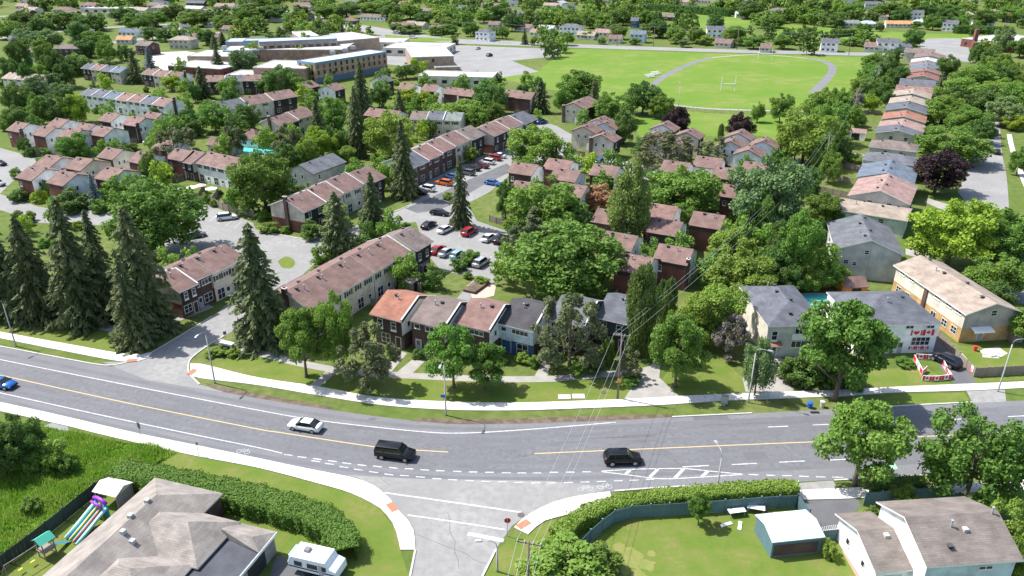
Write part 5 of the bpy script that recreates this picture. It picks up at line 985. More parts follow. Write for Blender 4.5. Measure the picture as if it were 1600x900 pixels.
# far wood: one mass of small crowns
def farwood():
    rg = np.random.default_rng(5); protos = []
    for s in range(5): protos.append((crown(60+s, 300, 13, leaf=(.05,.085), lr=(.13,.22), low=.05)[0], crown(70+s, 120, 9, leaf=(.08,.13), lr=(.15,.24), low=.05)[0]))
    VV = {k: [] for k in range(3)}; H_ = [(x, y) for x, y, _ in ROOTS if y > 330]; n = 0; hx = np.array(H_)
    while n < 3800:
        y = math.sqrt(rg.uniform(400**2, 1080**2)); x = rg.uniform(-.76, .76)*y
        u = 800+x/(y*math.cos(PITCH)+CAMH*math.sin(PITCH))*FPX
        if y < 560 and (x > -.15*y or y < 470) and rg.random() < .6: continue
        if x < -.1*y and y < 760 and rg.random() < .45: continue
        dx, dy = hx[:, 0]-x, hx[:, 1]-y
        if ((dx > -20) & (dx < 7) & (dy > -11) & (dy < 48)).any(): continue
        if any(inpoly(x, y, P) for P in PAVED): continue
        n += 1; H = rg.uniform(5.5, 12.5); Wd = H*rg.uniform(.85, 1.25); V = protos[rg.integers(5)][0 if y < 650 else 1].copy(); t = rg.uniform(0, 6.28); c, s = math.cos(t), math.sin(t)
        X = V[:, 0]*c-V[:, 1]*s; Y = V[:, 0]*s+V[:, 1]*c
        VV[rg.choice(3, p=(.4,.2,.4))].append(np.stack([X*Wd+x, Y*Wd+y, V[:, 2]*H], 1))
    for k, nm in enumerate('dlk'):
        V = np.concatenate(VV[k]); me = npmesh('distant_wood', V, np.arange(len(V)).reshape(-1, 4), MATS['leaves_'+nm]); o = ob('distant_wood', me); o['kind'] = 'stuff'
        o['label'] = ['mid-green crowns of the distant wooded suburb', 'light green crowns of the distant wooded suburb', 'dark green crowns of the distant wooded suburb'][k]; o['category'] = 'trees'
farwood()
# hedges: clipped leafy bodies along a line
def hedge(label, px, half, H, m, n, leaf=(.07,.14), world=False):
    P = resample(smooth(px), .25); rg = np.random.default_rng(n); k = len(P); P3 = np.array([(p.x, p.y) for p in P]); Tn = np.gradient(P3, axis=0); Tn /= np.linalg.norm(Tn, axis=1, keepdims=True); Nn = np.stack([-Tn[:, 1], Tn[:, 0]], 1)
    i = rg.integers(0, k, n); u = rg.uniform(-1, 1, n); side = rg.random(n) < .5
    lump = 1+.10*np.sin(i*.35)+.07*np.sin(i*.9+2)
    off = np.where(side, np.sign(u)*rg.uniform(.86, 1.05, n), u)*half*lump; z = np.where(side, rg.random(n)**.8*H, H*(1-.12*np.abs(u)**3)*rg.uniform(.9, 1.05, n))*(.94+.06*lump)
    Cc = np.stack([P3[i, 0]+Nn[i, 0]*off+rg.normal(0, .08, n), P3[i, 1]+Nn[i, 1]*off+rg.normal(0, .08, n), z], 1)
    N = np.where(side[:, None], np.concatenate([Nn[i]*np.sign(u)[:, None], np.full((n, 1), .3)], 1), np.array([[0,0,1.]]))+rg.normal(size=(n, 3))*.5
    V, F = quads_from(Cc, N, rg.uniform(*leaf, n), 1.1, rg)
    c = Vector((*P3.mean(0), 0)); V = V-np.array([c.x, c.y, 0]); root = thing('hedge', label, 'hedge', c)
    ob('foliage', npmesh('foliage', V, F, MATS['leaves_'+m]), root)
    mb = MB(); Q = [Vector((p[0]-c.x, p[1]-c.y)) for p in P3]
    strip_mesh(mb, Q, half*.72, H*.82, MATS['leaves_'+m], .0); mb.obj('branch_core', root)
hedge('thick dark hedge curving around the lower left house', [(186,752),(240,762),(300,773),(370,788),(440,806),(500,826),(530,848),(538,880)], 1.7, 2.3, 'd', 30000)
hedge('clipped hedge outside the teal fence by the bike lane', [(870,850),(900,826),(940,808),(1000,794),(1080,786),(1160,779),(1242,775)], 1.0, 1.9, 'l', 15000)
hedge('leafy hedge row screening the far bungalows', [(1300,58),(1330,56),(1352,56)], 2.0, 4, 'k', 1500, (.3,.5)); hedge('dark hedge wall below the distant white bungalow', [(1490,52),(1530,53),(1575,55)], 2.5, 5, 'k', 2500, (.3,.5)); hedge('dark hedge behind the distant ball field', [(1000,16),(1060,20),(1140,26)], 3, 6, 'k', 3000, (.4,.7))
hedge('green hedge in front of the corner house fence', [(1352,770),(1390,767),(1440,764)], .8, 1.5, 'k', 4000)
hedge('bushes along the field fence by the school annex', [(500,84),(540,78),(580,74)], 2, 3, 'l', 2500, (.25,.45))
# wild grass strip
def wild(px, n, hgt, name):
    P = [Vector((p.x, p.y)) for p in world_pts(px)]; tr = tessellate_polygon([[Vector((p.x, p.y, 0)) for p in P]])
    A = np.array([[P[i] for i in t] for t in tr], float); ar = np.abs(np.cross(A[:, 1]-A[:, 0], A[:, 2]-A[:, 0])); rg = np.random.default_rng(9)
    t = rg.choice(len(A), n, p=ar/ar.sum()); a, b = rg.random(n), rg.random(n); f = a+b > 1; a[f] = 1-a[f]; b[f] = 1-b[f]
    Q = A[t, 0]+(A[t, 1]-A[t, 0])*a[:, None]+(A[t, 2]-A[t, 0])*b[:, None]
    lump = .55+.45*np.sin(Q[:, 0]*.9)*np.sin(Q[:, 1]*.7+1)+rg.uniform(0, .5, n); h = hgt*np.clip(lump, .25, 1.4); th = rg.uniform(0, 6.28, n); wv = .05+rg.random(n)*.06
    dx, dy = np.cos(th)*wv, np.sin(th)*wv; lx, ly = rg.normal(0, .3, n)*h, rg.normal(0, .3, n)*h
    V = np.stack([np.stack([Q[:, 0]-dx, Q[:, 1]-dy, np.zeros(n)], 1), np.stack([Q[:, 0]+dx, Q[:, 1]+dy, np.zeros(n)], 1), np.stack([Q[:, 0]+lx, Q[:, 1]+ly, h], 1)], 1).reshape(-1, 3)
    o = ob(name, npmesh(name, V, np.arange(3*n).reshape(n, 3), wildg)); o['kind'] = 'stuff'; o['label'] = 'tall wild green grass beside the dark board fence'; o['category'] = 'grass'
wild([(-40,660),(30,664),(95,672),(180,690),(282,706),(225,736),(176,738),(90,810),(0,872),(-60,890)], 34000, .7, 'wild_grass')
# ------------------------------------------------------------ vehicles (front towards +X)
def carpaint(k, c, met=.25): return mat('paint_'+k, c, .22, 0, spec=.6, metal=met)
PC = dict(white=(.75,.75,.74), black=(.012,.012,.014), red=(.42,.02,.025), darkred=(.14,.012,.018), blue=(.03,.14,.42), lblue=(.3,.5,.62), silver=(.45,.46,.47), orange=(.75,.13,.02), grey=(.12,.125,.135), navy=(.012,.016,.03))
for k, c in PC.items(): carpaint(k, c, 0 if k == 'white' else .3)
tyre = mat('tyre', (.015,.015,.016), .9); rim = mat('alloy', (.4,.41,.42), .35, metal=.7); lampw = mat('headlamp', (.75,.76,.78), .15); lampr = mat('tail_lamp', (.4,.01,.015), .2); cglass = mat('car_glass', (.012,.015,.018), .06, spec=.7); trimb = mat('black_trim', (.02,.02,.021), .6)
#       length, half width, (x,z) body deck line front->rear, cabin: base x front/rear, roof x front/rear, roof z, belt z
CARS = dict(
 sedan=(4.7,.92,[(2.35,.55),(2.28,.72),(1.35,.92),(-1.5,.98),(-2.2,.98),(-2.35,.8)],(1.2,-2.0),(.35,-.95),1.45,.93),
 suv=(4.75,.97,[(2.37,.62),(2.3,.85),(1.3,1.05),(-1.9,1.12),(-2.3,1.1),(-2.37,.9)],(1.2,-2.25),(.5,-1.75),1.72,1.06),
 big=(5.1,1.0,[(2.55,.7),(2.5,.98),(1.4,1.15),(-2.0,1.2),(-2.5,1.2),(-2.55,.95)],(1.35,-2.5),(.75,-2.3),1.9,1.16),
 hatch=(4.2,.9,[(2.1,.55),(2.02,.75),(1.25,.95),(-1.6,1.02),(-2.05,1.0),(-2.1,.8)],(1.15,-2.0),(.3,-1.45),1.52,.96),
 pickup=(5.6,1.0,[(2.8,.7),(2.75,1.0),(1.5,1.15),(-.9,1.18),(-2.75,1.15),(-2.8,.9)],(1.35,-.95),(.7,-.75),1.85,1.15))
CM = {}
def car_meshes(kind, col):
    if (kind, col) in CM: return CM[(kind, col)]
    L, hw, deck, cb, cr, rz, bz = CARS[kind]; P = MATS['paint_'+col]; d = {}
    mb = MB()
    # body: rings across the width at stations along the deck line, sill to shoulder to deck
    st = deck[:]; st = sorted(st, key=lambda q: -q[0]); rings = []
    xs = [st[0][0], st[1][0], st[2][0], .3, st[3][0], st[4][0], st[5][0]]
    def dz(x):
        for (xa, za), (xb, zb) in zip(st, st[1:]):
            if xb <= x <= xa: return za+(zb-za)*(xa-x)/max(1e-6, xa-xb)
        return st[-1][1]
    for x in xs:
        e = abs(x)/(L/2); f = 1-.14*max(0, e-.6)/.4; z = dz(x); sh = z-.1; zs = .28 if e < .95 else .36
        rings.append([(x, -hw*f*.93, zs), (x, -hw*f, (zs+sh)/2), (x, -hw*f*.97, sh), (x, -hw*f*.86, z), (x, 0, z+.03), (x, hw*f*.86, z), (x, hw*f*.97, sh), (x, hw*f, (zs+sh)/2), (x, hw*f*.93, zs)])
    for a, b in zip(rings, rings[1:]):
        for k in range(8): mb.poly([a[k], a[k+1], b[k+1], b[k]], P)
        mb.poly([a[0], b[0], b[8], a[8]], trimb)
    mb.poly(rings[0], P); mb.poly(rings[-1], P); d['body'] = mb.mesh('body', smooth=True)
    # cabin glass
    w0, w1 = hw*.88, hw*.70; g = MB(); z1 = rz-.07
    b4 = [(cb[0],-w0,bz),(cb[0],w0,bz),(cb[1],w0,bz),(cb[1],-w0,bz)]; t4 = [(cr[0],-w1,z1),(cr[0],w1,z1),(cr[1],w1,z1),(cr[1],-w1,z1)]
    for k in range(4): g.poly([b4[k], b4[(k+1) % 4], t4[(k+1) % 4], t4[k]], cglass)
    d['windows'] = g.mesh('windows')
    g = MB(); r0 = [(cr[0]+.06,-w1-.02),(cr[0]+.06,w1+.02),(cr[1]-.06,w1+.02),(cr[1]-.06,-w1-.02)]; r1 = [(cr[0]-.18,-w1+.12),(cr[0]-.18,w1-.12),(cr[1]+.15,w1-.12),(cr[1]+.15,-w1+.12)]
    g.poly([(x, y, rz) for x, y in r1], P)
    for k in range(4): q = (k+1) % 4; g.poly([(*r0[k], z1-.01), (*r0[q], z1-.01), (*r1[q], rz), (*r1[k], rz)], P)
    d['roof'] = g.mesh('roof', smooth=True)
    for s, nm in ((-1, 'window_frame_r'), (1, 'window_frame_l')):
        g = MB()
        for f in (0, .36, .68, 1):
            xb = cb[0]+(cb[1]-cb[0])*f; xt = cr[0]+(cr[1]-cr[0])*f; g.tube([(xb, s*w0*1.005, bz-.02), (xt, s*w1*1.01, z1)], .045 if f not in (0, 1) else .06, trimb, 5, cap=False)
        g.tube([(cb[0], s*w0*1.005, bz-.02), (cb[1], s*w0*1.005, bz-.02)], .04, trimb, 5); g.tube([(cr[0], s*w1*1.01, z1), (cr[1], s*w1*1.01, z1)], .05, trimb, 5); d[nm] = g.mesh('window_frame')
    rw = .33 if kind in ('sedan', 'hatch') else .38; g = MB(); g.tube([(0,-.11,0),(0,.11,0)], rw, tyre, 16); g.tube([(0,-.118,0),(0,-.112,0)], rw*.66, rim, 12); g.tube([(0,.112,0),(0,.118,0)], rw*.66, rim, 12); d['wheel'] = g.mesh('wheel'); d['rw'] = rw
    g = MB(); g.box(-.1,.06,-.2,.2,-.09,.08,lampw); d['headlight'] = g.mesh('headlight', bevel=.03)
    g = MB(); g.box(-.05,.07,-.13,.13,-.13,.13,lampr); d['tail_light'] = g.mesh('tail_light', bevel=.03)
    g = MB(); g.box(-.08,.08,-.11,.11,-.07,.07,P); d['mirror'] = g.mesh('mirror', bevel=.02)
    g = MB(); g.box(-.03,.04,-hw*.62,hw*.62,-.1,.1,trimb); d['grille'] = g.mesh('grille')
    if kind == 'pickup':
        g = MB(); g.box(-2.65,-1.0,-hw*.78,hw*.78,1.1,1.19,trimb); d['cargo_bed'] = g.mesh('cargo_bed')
    CM[(kind, col)] = d; return d
def car(u, v, az, kind, col, label, group=None, small=False, z=.02):
    p = G(u, v); L, hw, deck, cb, cr, rz, bz = CARS[kind]; d = car_meshes(kind, col)
    t = thing('pickup_truck' if kind == 'pickup' else 'parked_car' if group else 'car', label, 'pickup' if kind == 'pickup' else 'car', (p.x, p.y, z), R(az), group)
    ob('body', d['body'], t); ob('windows', d['windows'], t); ob('roof', d['roof'], t); ob('window_frame', d['window_frame_r'], t); ob('window_frame', d['window_frame_l'], t)
    for sx in (L*.31, -L*.30):
        for sy in (-1, 1): ob('wheel', d['wheel'], t, (sx, sy*(hw-.1), d['rw']))
    for sy in (-1, 1):
        ob('headlight', d['headlight'], t, (L/2-.12, sy*hw*.62, deck[0][1]+.06)); ob('tail_light', d['tail_light'], t, (-L/2+.06, sy*hw*.66, deck[-1][1]-.02)); ob('mirror', d['mirror'], t, (cb[0]-.25, sy*(hw+.05), bz+.05))
    ob('grille', d['grille'], t, (L/2-.03, 0, .5))
    if 'cargo_bed' in d: ob('cargo_bed', d['cargo_bed'], t)
    return t
car(478,670,165,'sedan','white','white sedan driving along the road past the front lawns', z=.03); car(618,714,-11,'big','black','black boxy SUV on the road before the junction', z=.03); car(972,722,3,'suv','black','black crossover beside the yellow line by the hatched road marking', z=.03); car(3,604,-14,'sedan','blue','blue sedan at the left end of the road', z=.03)
car(1476,568,117,'suv','navy','dark navy SUV parked in the flag house driveway')
PK = 'cars parked around the townhouses'
for u, v, az, kd, cl, lb in [
 (694,289,150,'suv','orange','orange car parked by the spruce'), (667,298,150,'suv','white','white car parked at the start of the angled bays'), (655,303,150,'sedan','black','black car parked at the near end of the angled bays'), (705,279,150,'hatch','blue','blue hatchback between orange car and dark cars'), (687,336,-20,'sedan','black','black sedan on the lane by the lot entrance'),
 (670,355,62,'sedan','black','black car at the lot corner nearest the lane'), (696,362,58,'sedan','white','white sedan in the upper lot row'), (733,366,62,'suv','red','bright red car in the upper lot row'), (764,375,60,'sedan','white','white car next to the black car in the lot'), (782,378,60,'suv','black','black SUV at the end of the upper lot row'),
 (684,394,62,'sedan','red','red car beside the shed row in the lot'), (698,398,62,'sedan','silver','silver car between red and pale blue cars'), (715,402,62,'hatch','lblue','pale blue hatchback in the lower lot row'), (734,410,62,'pickup','black','large black pickup in the lower lot row'), (752,414,62,'suv','silver','silver SUV at the end of the lower lot row'),
 (770,289,-30,'sedan','blue','blue car beside the brick townhouse at the lane'), (772,250,150,'suv','red','red car in the far angled bays'), (761,256,150,'suv','white','white car beside the red car in far bays'), (752,262,150,'sedan','darkred','dark red car in the angled bays'), (739,266,150,'sedan','black','black car beside the dark red car'), (779,246,150,'sedan','white','white car at the far end of the bays'), (730,273,150,'suv','grey','grey car behind the lane spruce'),
 (873,250,-30,'sedan','darkred','dark red car in the parking court'), (923,256,62,'suv','black','black SUV in the parking court'), (937,255,62,'hatch','blue','blue car beside the black court SUV'), (965,257,-30,'sedan','white','white car at the court edge'), (1024,276,62,'suv','white','white car between the court townhouses'), (846,193,40,'suv','blue','blue car at the upper lane end'),
 (355,343,20,'suv','white','white SUV in the left parking bays'), (297,328,40,'sedan','blue','blue sedan at the left bays behind the maple'), (40,352,-10,'sedan','navy','dark car on the left lane behind the spruces'), (305,371,30,'sedan','grey','grey car beside the brick row end'), (0,258,-25,'sedan','black','black car at the left edge pavement'), (236,225,20,'sedan','white','white car in the shaded car court'), (-4,290,-20,'suv','silver','silver car cut by the left edge')]: car(u, v, az, kd, cl, lb, PK)
for u, v, az, kd, cl, lb in [(559,49,-19,'sedan','black','black car on the far road by the school'), (646,60,-19,'big','white','white van beside the far road'), (620,53,-19,'suv','silver','silver car near the far bungalow hedge'), (612,63,70,'sedan','grey','grey car in the school lot'), (631,67,70,'suv','black','black car in the school lot'), (712,69,70,'suv','grey','grey SUV in the school lot'), (747,77,70,'sedan','silver','silver car in the school lot'), (765,88,60,'suv','black','black car behind the tan hall'), (195,82,-10,'sedan','navy','dark car on the top left school drive'), (211,83,-10,'sedan','red','red car on the top left school drive')]: car(u, v, az, kd, cl, lb, 'cars near the school')
for u, v, az, kd, cl, lb in [(1554,210,62,'suv','black','black car on the right-hand street, upper one'), (1557,240,62,'sedan','black','black car on the right-hand street, lower one'), (1472,193,62,'suv','navy','dark car in the driveway by the pink roof'), (1546,158,62,'sedan','darkred','dark red car in the shade of the street'), (1552,142,62,'sedan','white','white car far up the right-hand street')]: car(u, v, az, kd, cl, lb, 'cars on the right-hand street')
# ------------------------------------------------------------ poles, lamps and wires
polem = mat('pole_steel', (.36,.36,.34), .5, 0, 3, (.28,.28,.27), metal=.2); wood = mat('pole_wood', (.16,.125,.10), .95, .1, 2, (.22,.18,.15), .8)
def lamp(u, v, H, az, label):
    p = G(u, v); t = thing('street_lamp', label, 'street lamp', p, R(az)); mb = MB(); mb.tube([(0,0,-.05),(0,0,.3),(0,0,H-.9)], [.15,.12,.08], polem, 8); mb.obj('pole', t, smooth=True)
    mb = MB(); mb.tube([(0,0,H-.9),(.12,0,H-.35),(.5,0,H-.08),(1.6,0,H)], .045, polem, 6); mb.obj('arm', t, smooth=True)
    mb = MB(); mb.prism([(1.5,H-.06),(1.6,H+.09),(2.15,H+.06),(2.3,H-.08)], -.14, .14, metal, 'y'); mb.obj('lamp_head', t)
lamp(25,541,8.6,-120,'slim street lamp beside the grass verge at the left'); lamp(336,599,9,-105,'slim street lamp at the entrance street corner'); lamp(697,649,9,-100,'street lamp with blue sign in front of the rose-roofed unit'); lamp(1169,629,9,-30,'tall street lamp beside the thin multi-stem tree'); lamp(1559,612,8.8,0,'street lamp by the wooden corner fence'); lamp(1060,167,9,90,'lamp post beside the field fence'); lamp(1120,769,6,100,'short thin lamp by the clipped hedge')
lamp(777,893,4.2,180,'low lamp arm near the corner utility pole')
p = G(697,649); mb = MB(); mb.box(-.62,-.02,-.02,.02,3.0,3.45,mat('blue_sign', (.05,.13,.45), .5)); tag(mb.obj('street_sign', None, (p.x, p.y-.1, 0)), 'small blue sign fixed to the lamp post on the verge', 'sign')
def upole(u, v, H, az, label, arms=1, xf=False, group=None, base=None):
    p = base or G(u, v); t = thing('utility_pole', label, 'utility pole', p, R(az), group); mb = MB(); mb.tube([(0,0,-.1),(0,0,H*.5),(0,0,H)], [.17,.14,.10], wood, 8); mb.obj('pole', t, smooth=True)
    ends = []
    for k in range(arms):
        z = H-.35-k*.9; mb = MB(); mb.box(-1.25,1.25,.09,.2,z-.07,z+.07,wood); arm = mb.obj('crossarm', t)
        for x in (-1.1,-.4,.4,1.1):
            mb = MB(); mb.tube([(x,.14,z+.06),(x,.14,z+.26)], .055, mat('insulator', (.5,.5,.48), .3), 6); mb.obj('insulator', arm)
            if k == 0: ends.append(Vector((x, .14, z+.26)))
    if xf: mb = MB(); mb.tube([(.38,0,H-3.2),(.38,0,H-2.2)], .26, metal, 10); mb.obj('transformer', t)
    M = Matrix.Translation(p) @ Matrix.Rotation(R(az), 4, 'Z'); return [M @ e for e in ends]
wire_m = mat('wire', (.5,.5,.5), .4, metal=.5)
NW = [0]
def wire(a, b, sag, label, group='overhead wires', r=.016):
    pts = [a.lerp(b, k/14)-Vector((0,0,sag*4*(k/14)*(1-k/14))) for k in range(15)]; mb = MB(); mb.tube([q-a for q in pts], r, wire_m, 4); tag(mb.obj('overhead_wire', None, a), label, 'wire', group)
pA = upole(965,623,10.6,-12,'wooden utility pole with crossarm in front of the slate end unit')
mb = MB(); mb.box(-.28,.28,-.02,.02,0,.55,mat('orange_sign', (.7,.36,.08), .6)); p = G(965,623); mb2 = tag(mb.obj('pole_notice', None, (p.x+.05, p.y-.2, 2.9)), 'small orange notice board fixed to the wooden utility pole', 'sign')
q = G(826,846,10.5); pB = upole(0,0,10.5,-15,'wooden utility pole with crossarm by the side street corner', 1, False, None, Vector((q.x, q.y, 0)))
pp = [pA]
for k, (u, v, H, lb) in enumerate([(1225,361,11,'alley utility pole beside the tall green tree'), (1286,275,11.5,'alley utility pole with double crossarm behind the long column'), (1332,189,11,'alley utility pole behind the dark blue-grey roof'), (1366,146,11,'alley utility pole with pale transformer'), (1391,106,10.5,'farthest alley utility pole by the column end')]): pp.append(upole(u, v, H, -28, lb, 2 if k == 1 else 1, k in (0, 3)))
for k in range(4):
    if k != 1: wire(pB[k], pA[k], .8, 'thin overhead wire between the corner pole and the crossarm pole')
    q = G(780+6*k, 960, 0); wire(pB[k], Vector((pB[k].x-6, pB[k].y-30, 10.2)), .5, 'thin overhead wire leaving the corner utility pole')
for i in range(len(pp)-1):
    for k in (0, 1, 3): wire(pp[i][k], pp[i+1][k], 1.0, 'overhead wire along the alley utility poles')
fp = []
for u, v, lb in ((964,72,''), (1021,73,''), (1151,78,''), (1260,84,''), (1326,86,''), (780,66,''), (690,60,''), (860,70,'')): fp.append((u, upole(u, v, 11.5, 71, 'tall utility pole along the far road', 1, False, 'utility poles along the far road')))
fp.sort(key=lambda t: t[0])
for (ua, a), (ub, b) in zip(fp, fp[1:]):
    for k in (0, 3): wire(a[k], b[k], 1.0, 'overhead wire along the far road', r=.035)
# signs and small street furniture
signw = mat('sign_face', (.75,.75,.73), .5)
def sign(u, v, H, w, h, m, label, az=0, octo=False):
    p = G(u, v); t = thing('road_sign', label, 'sign', p, R(az)); mb = MB(); mb.tube([(0,0,-.05),(0,0,H)], .035, polem, 6); mb.obj('post', t); mb = MB()
    if octo: mb.prism([(w/2*math.cos(R(22.5+45*k)), H-h/2+h/2*math.sin(R(22.5+45*k))) for k in range(8)], -.06, -.03, m, 'y')
    else: mb.box(-w/2,w/2,-.06,-.03,H-h,H,m)
    mb.obj('plate', t)
stopm = mat('stop_red', (.45,.02,.02), .5); darkp = mat('sign_back', (.13,.13,.13), .5)
sign(793,838,2.6,.75,.75,stopm,'red stop sign at the side street corner',180,True); sign(222,690,3.0,.6,.9,darkp,'grey-backed road sign on the verge by the wild grass',150); sign(311,713,2.2,.4,.4,darkp,'small square sign on the lawn edge by the sidewalk',150); sign(354,537,2.3,.5,.6,darkp,'small dark sign by the entrance brick sign',20); sign(1493,790,2.0,.3,.5,darkp,'small sign beside the corner house sidewalk',20)
p = G(357,549); t = thing('entrance_sign', 'low grey stone entrance sign among plants', 'sign', p, R(-20)); mb = MB(); mb.box(-1.1,1.1,-.35,.35,0,1.5,WM('grey')); mb.obj('stone_body', t, bevel=.04); mb = MB(); mb.box(-1.2,1.2,-.42,.42,1.5,1.62,concrete); mb.obj('cap', t); mb = MB(); mb.box(-.8,.8,-.40,-.35,.5,1.2,trimb); mb.obj('plate', t)
p = G(1131,633); t = thing('mail_box', 'grey communal mailbox on the verge beside the road', 'mailbox', p, R(-20)); mb = MB(); mb.box(-.5,.5,-.3,.3,.35,1.6,mat('mail_grey', (.17,.17,.175), .5)); b_ = mb.obj('cabinet', t, bevel=.02); mb = MB(); mb.box(-.2,.2,-.2,.2,0,.35,metal); mb.obj('pedestal', t)
mb = MB()
for ix in range(3):
    for iz in range(4): mb.box(-.45+.3*ix,-.17+.3*ix,-.315,-.3,.45+.28*iz,.69+.28*iz,metal)
mb.obj('compartment_doors', t)
binb = mat('blue_bin', (.02,.10,.42), .5)
def bin_(u, v, m, label, H=.9, r=.3):
    p = G(u, v); t = thing('bin', label, 'bin', p); mb = MB(); mb.tube([(0,0,0),(0,0,H)], [r*.8, r], m, 12); mb.obj('tub', t); mb = MB(); mb.tube([(0,0,H),(0,0,H+.06),(0,0,H+.12)], [r*1.08, r*1.05, r*.4], m, 12); mb.obj('lid', t)
bin_(1265,637,binb,'blue recycling bin at the kerb under the street tree',.8,.38); bin_(1284,636,mat('yard_bag', (.5,.47,.38), .9),'beige yard waste bag at the kerb under the street tree',.9,.33); bin_(1447,546,flagred,'red bin beside the flag house porch',1.4,.55); bin_(1523,548,flagred,'small red bin in the duplex back yard',.8,.3)
mb = MB(); mb.box(-.6,.6,-.2,.2,0,.12,trimb); p = G(1273,645); tag(mb.obj('kerb_ramp', None, (p.x, p.y, .021)), 'dark rubber ramp lying in the gutter beside the blue bin', 'ramp')
# ------------------------------------------------------------ fences: each board panel its own part
def fence(label, px, H, m, step=2.2, name='fence', post=True, boards=10, world=None):
    P = resample(smooth(px, 4) if len(px) > 2 else world_pts(px), step); c = P[0]; root = thing(name, label, 'fence', (c.x, c.y, 0)); cache = {}
    for a, b in zip(P, P[1:]):
        L = (b-a).length; key = round(L, 2)
        if key not in cache:
            mb = MB(); n = boards
            for k in range(n): mb.box(k*L/n+.012,(k+1)*L/n-.012,-.02 if k % 2 else -.028,.02 if k % 2 else .012,.04,H-.03*(k % 2),m)
            mb.box(0,L,.02,.07,.3,.4,m); mb.box(0,L,.02,.07,H-.4,H-.3,m); cache[key] = mb.mesh('panel')
        ob('panel', cache[key], root, (a.x-c.x, a.y-c.y, 0), math.atan2(b.y-a.y, b.x-a.x))
    if post:
        mb = MB(); mb.box(-.07,.07,-.07,.07,0,H+.12,m); mb.box(-.09,.09,-.09,.09,H+.12,H+.17,m); pm = mb.mesh('post')
        for a in P: ob('post', pm, root, (a.x-c.x, a.y-c.y, 0))
    return root
fence('teal board fence around the lower right lawn', [(905,866),(935,836),(973,812),(1050,806),(1125,801),(1200,795),(1244,793)], 1.8, teal); fence('short teal fence run beside the corner driveway', [(1244,793),(1262,816)], 1.8, teal); fence('dark teal fence behind the corner house shrubs', [(1349,790),(1410,785),(1474,780)], 1.9, teal); fence('teal fence end beside the corner house', [(1474,780),(1492,795)], 1.9, teal); fence('teal fence right of the lower right house', [(1585,890),(1612,915)], 1.8, teal)
fence('dark board fence between wild grass and the play yard', [(-14,905),(15,882),(60,848),(105,812),(150,775),(180,757)], 1.8, grn_f)
fence('weathered plank fence at the duplex corner lot', [(1521,589),(1560,587),(1640,583)], 1.6, woodf); fence('weathered fence between the flag house driveway and duplex yard', [(1456,520),(1488,554),(1520.5,588)], 1.5, woodf)
fence('red-stained fence behind the backyard pool', [(1246,452),(1300,450),(1345,452)], 2.0, mat('red_fence', (.20,.035,.025), .8, .1)); fence('wooden patio fence behind the white-walled row', [(289,306),(305,315),(330,318),(352,329),(378,334),(398,340)], 1.7, woodf); fence('leaning wooden fence beside the brown roofed cluster', [(118,248),(140,247),(165,236)], 1.7, woodf); fence('wooden yard fence beside the long row patios', [(620,446),(650,450),(672,446),(677,425)], 1.7, woodf); fence('grey fence by the small brick townhouse', [(765,346),(785,352),(800,352)], 1.5, woodf); fence('fence at the tan garage-door townhouse', [(883,238),(898,243),(914,245)], 1.6, woodf)
fence('backyard fence between salmon and light grey roofed houses', [(1276,276),(1300,281),(1330,288)], 1.7, woodf); fence('backyard fence below the sandy roofs', [(1345,180),(1360,178),(1376,180)], 1.6, woodf); fence('backyard fence behind the tan flat roof', [(1275,300),(1300,305),(1325,310)], 1.7, woodf)
fence('backyard fence behind the light grey roof', [(1300,258),(1320,262),(1342,268)], 1.7, woodf)
# patio dividers of the two long rows
for i, (u, v) in enumerate(((320,298),(342,304),(360,310))): fence('short wooden divider between fenced patios of the white-walled row', [(u,v),(u-9,v+14)], 1.7, woodf, 1.5)['group'] = 'patio dividers of the white-walled row'
for i, (u, v) in enumerate(((580,478),(610,462),(636,446))): fence('short wooden divider between patios of the long brown-roofed row', [(u,v),(u+22,v+10)], 1.7, woodf, 1.5)['group'] = 'patio dividers of the long row'
# chain-link field fence
mb = MB(); P = resample(smooth([(985,178),(1050,172),(1120,177),(1200,180),(1330,186)]), 3)
c = P[0]; root = thing('chain_link_fence', 'chain-link fence along the lower edge of the playing field', 'fence', (c.x, c.y, 0)); mb = MB(); mb.tube([(0,0,0),(0,0,1.9)], .05, metal, 6); pm = mb.mesh('post')
for a in P: ob('post', pm, root, (a.x-c.x, a.y-c.y, 0))
mb = MB()
for z in (.1,.7,1.3,1.85): mb.tube([(a.x-c.x, a.y-c.y, z) for a in P], .02 if z < 1.8 else .035, metal, 4)
mb.obj('rails', root)
def goal(u, v, az, label, half=2.85):
    p = G(u, v); t = thing('goal_post', label, 'goal post', p, R(az), None)
    for s in (-1, 1): mb = MB(); mb.tube([(s*half,0,0),(s*half,0,6.2)], .11, white, 8); mb.obj('upright', t)
    mb = MB(); mb.tube([(-half-.3,0,2.4),(half+.3,0,2.4)], .11, white, 8); mb.obj('crossbar', t); mb = MB(); mb.tube([(-half-.3,0,3.0),(half+.3,0,3.0)], .08, white, 8); mb.obj('upper_bar', t)
goal(1137,142,-10,'white goal posts on the lower half of the playing field'); goal(1195,93,-10,'white goal posts at the far end of the playing field', 3.4)
for k, (u, v) in enumerate(((1016,121),(1025,117))):
    p = G(u, v); t = thing('bleacher', 'small white bleacher stand beside the running track', 'bleacher', p, R(35), 'bleachers beside the track')
    for j in range(4): mb = MB(); mb.box(-2.4,2.4,-.9+.6*j,-.5+.6*j,.3+.35*j,.38+.35*j,white); mb.obj('seat_board', t)
    mb = MB()
    for x in (-2,0,2): mb.poly([(x,-1,0),(x,1.5,0),(x,1.5,1.4),(x,-1,.3)], metal)
    mb.obj('frame', t)
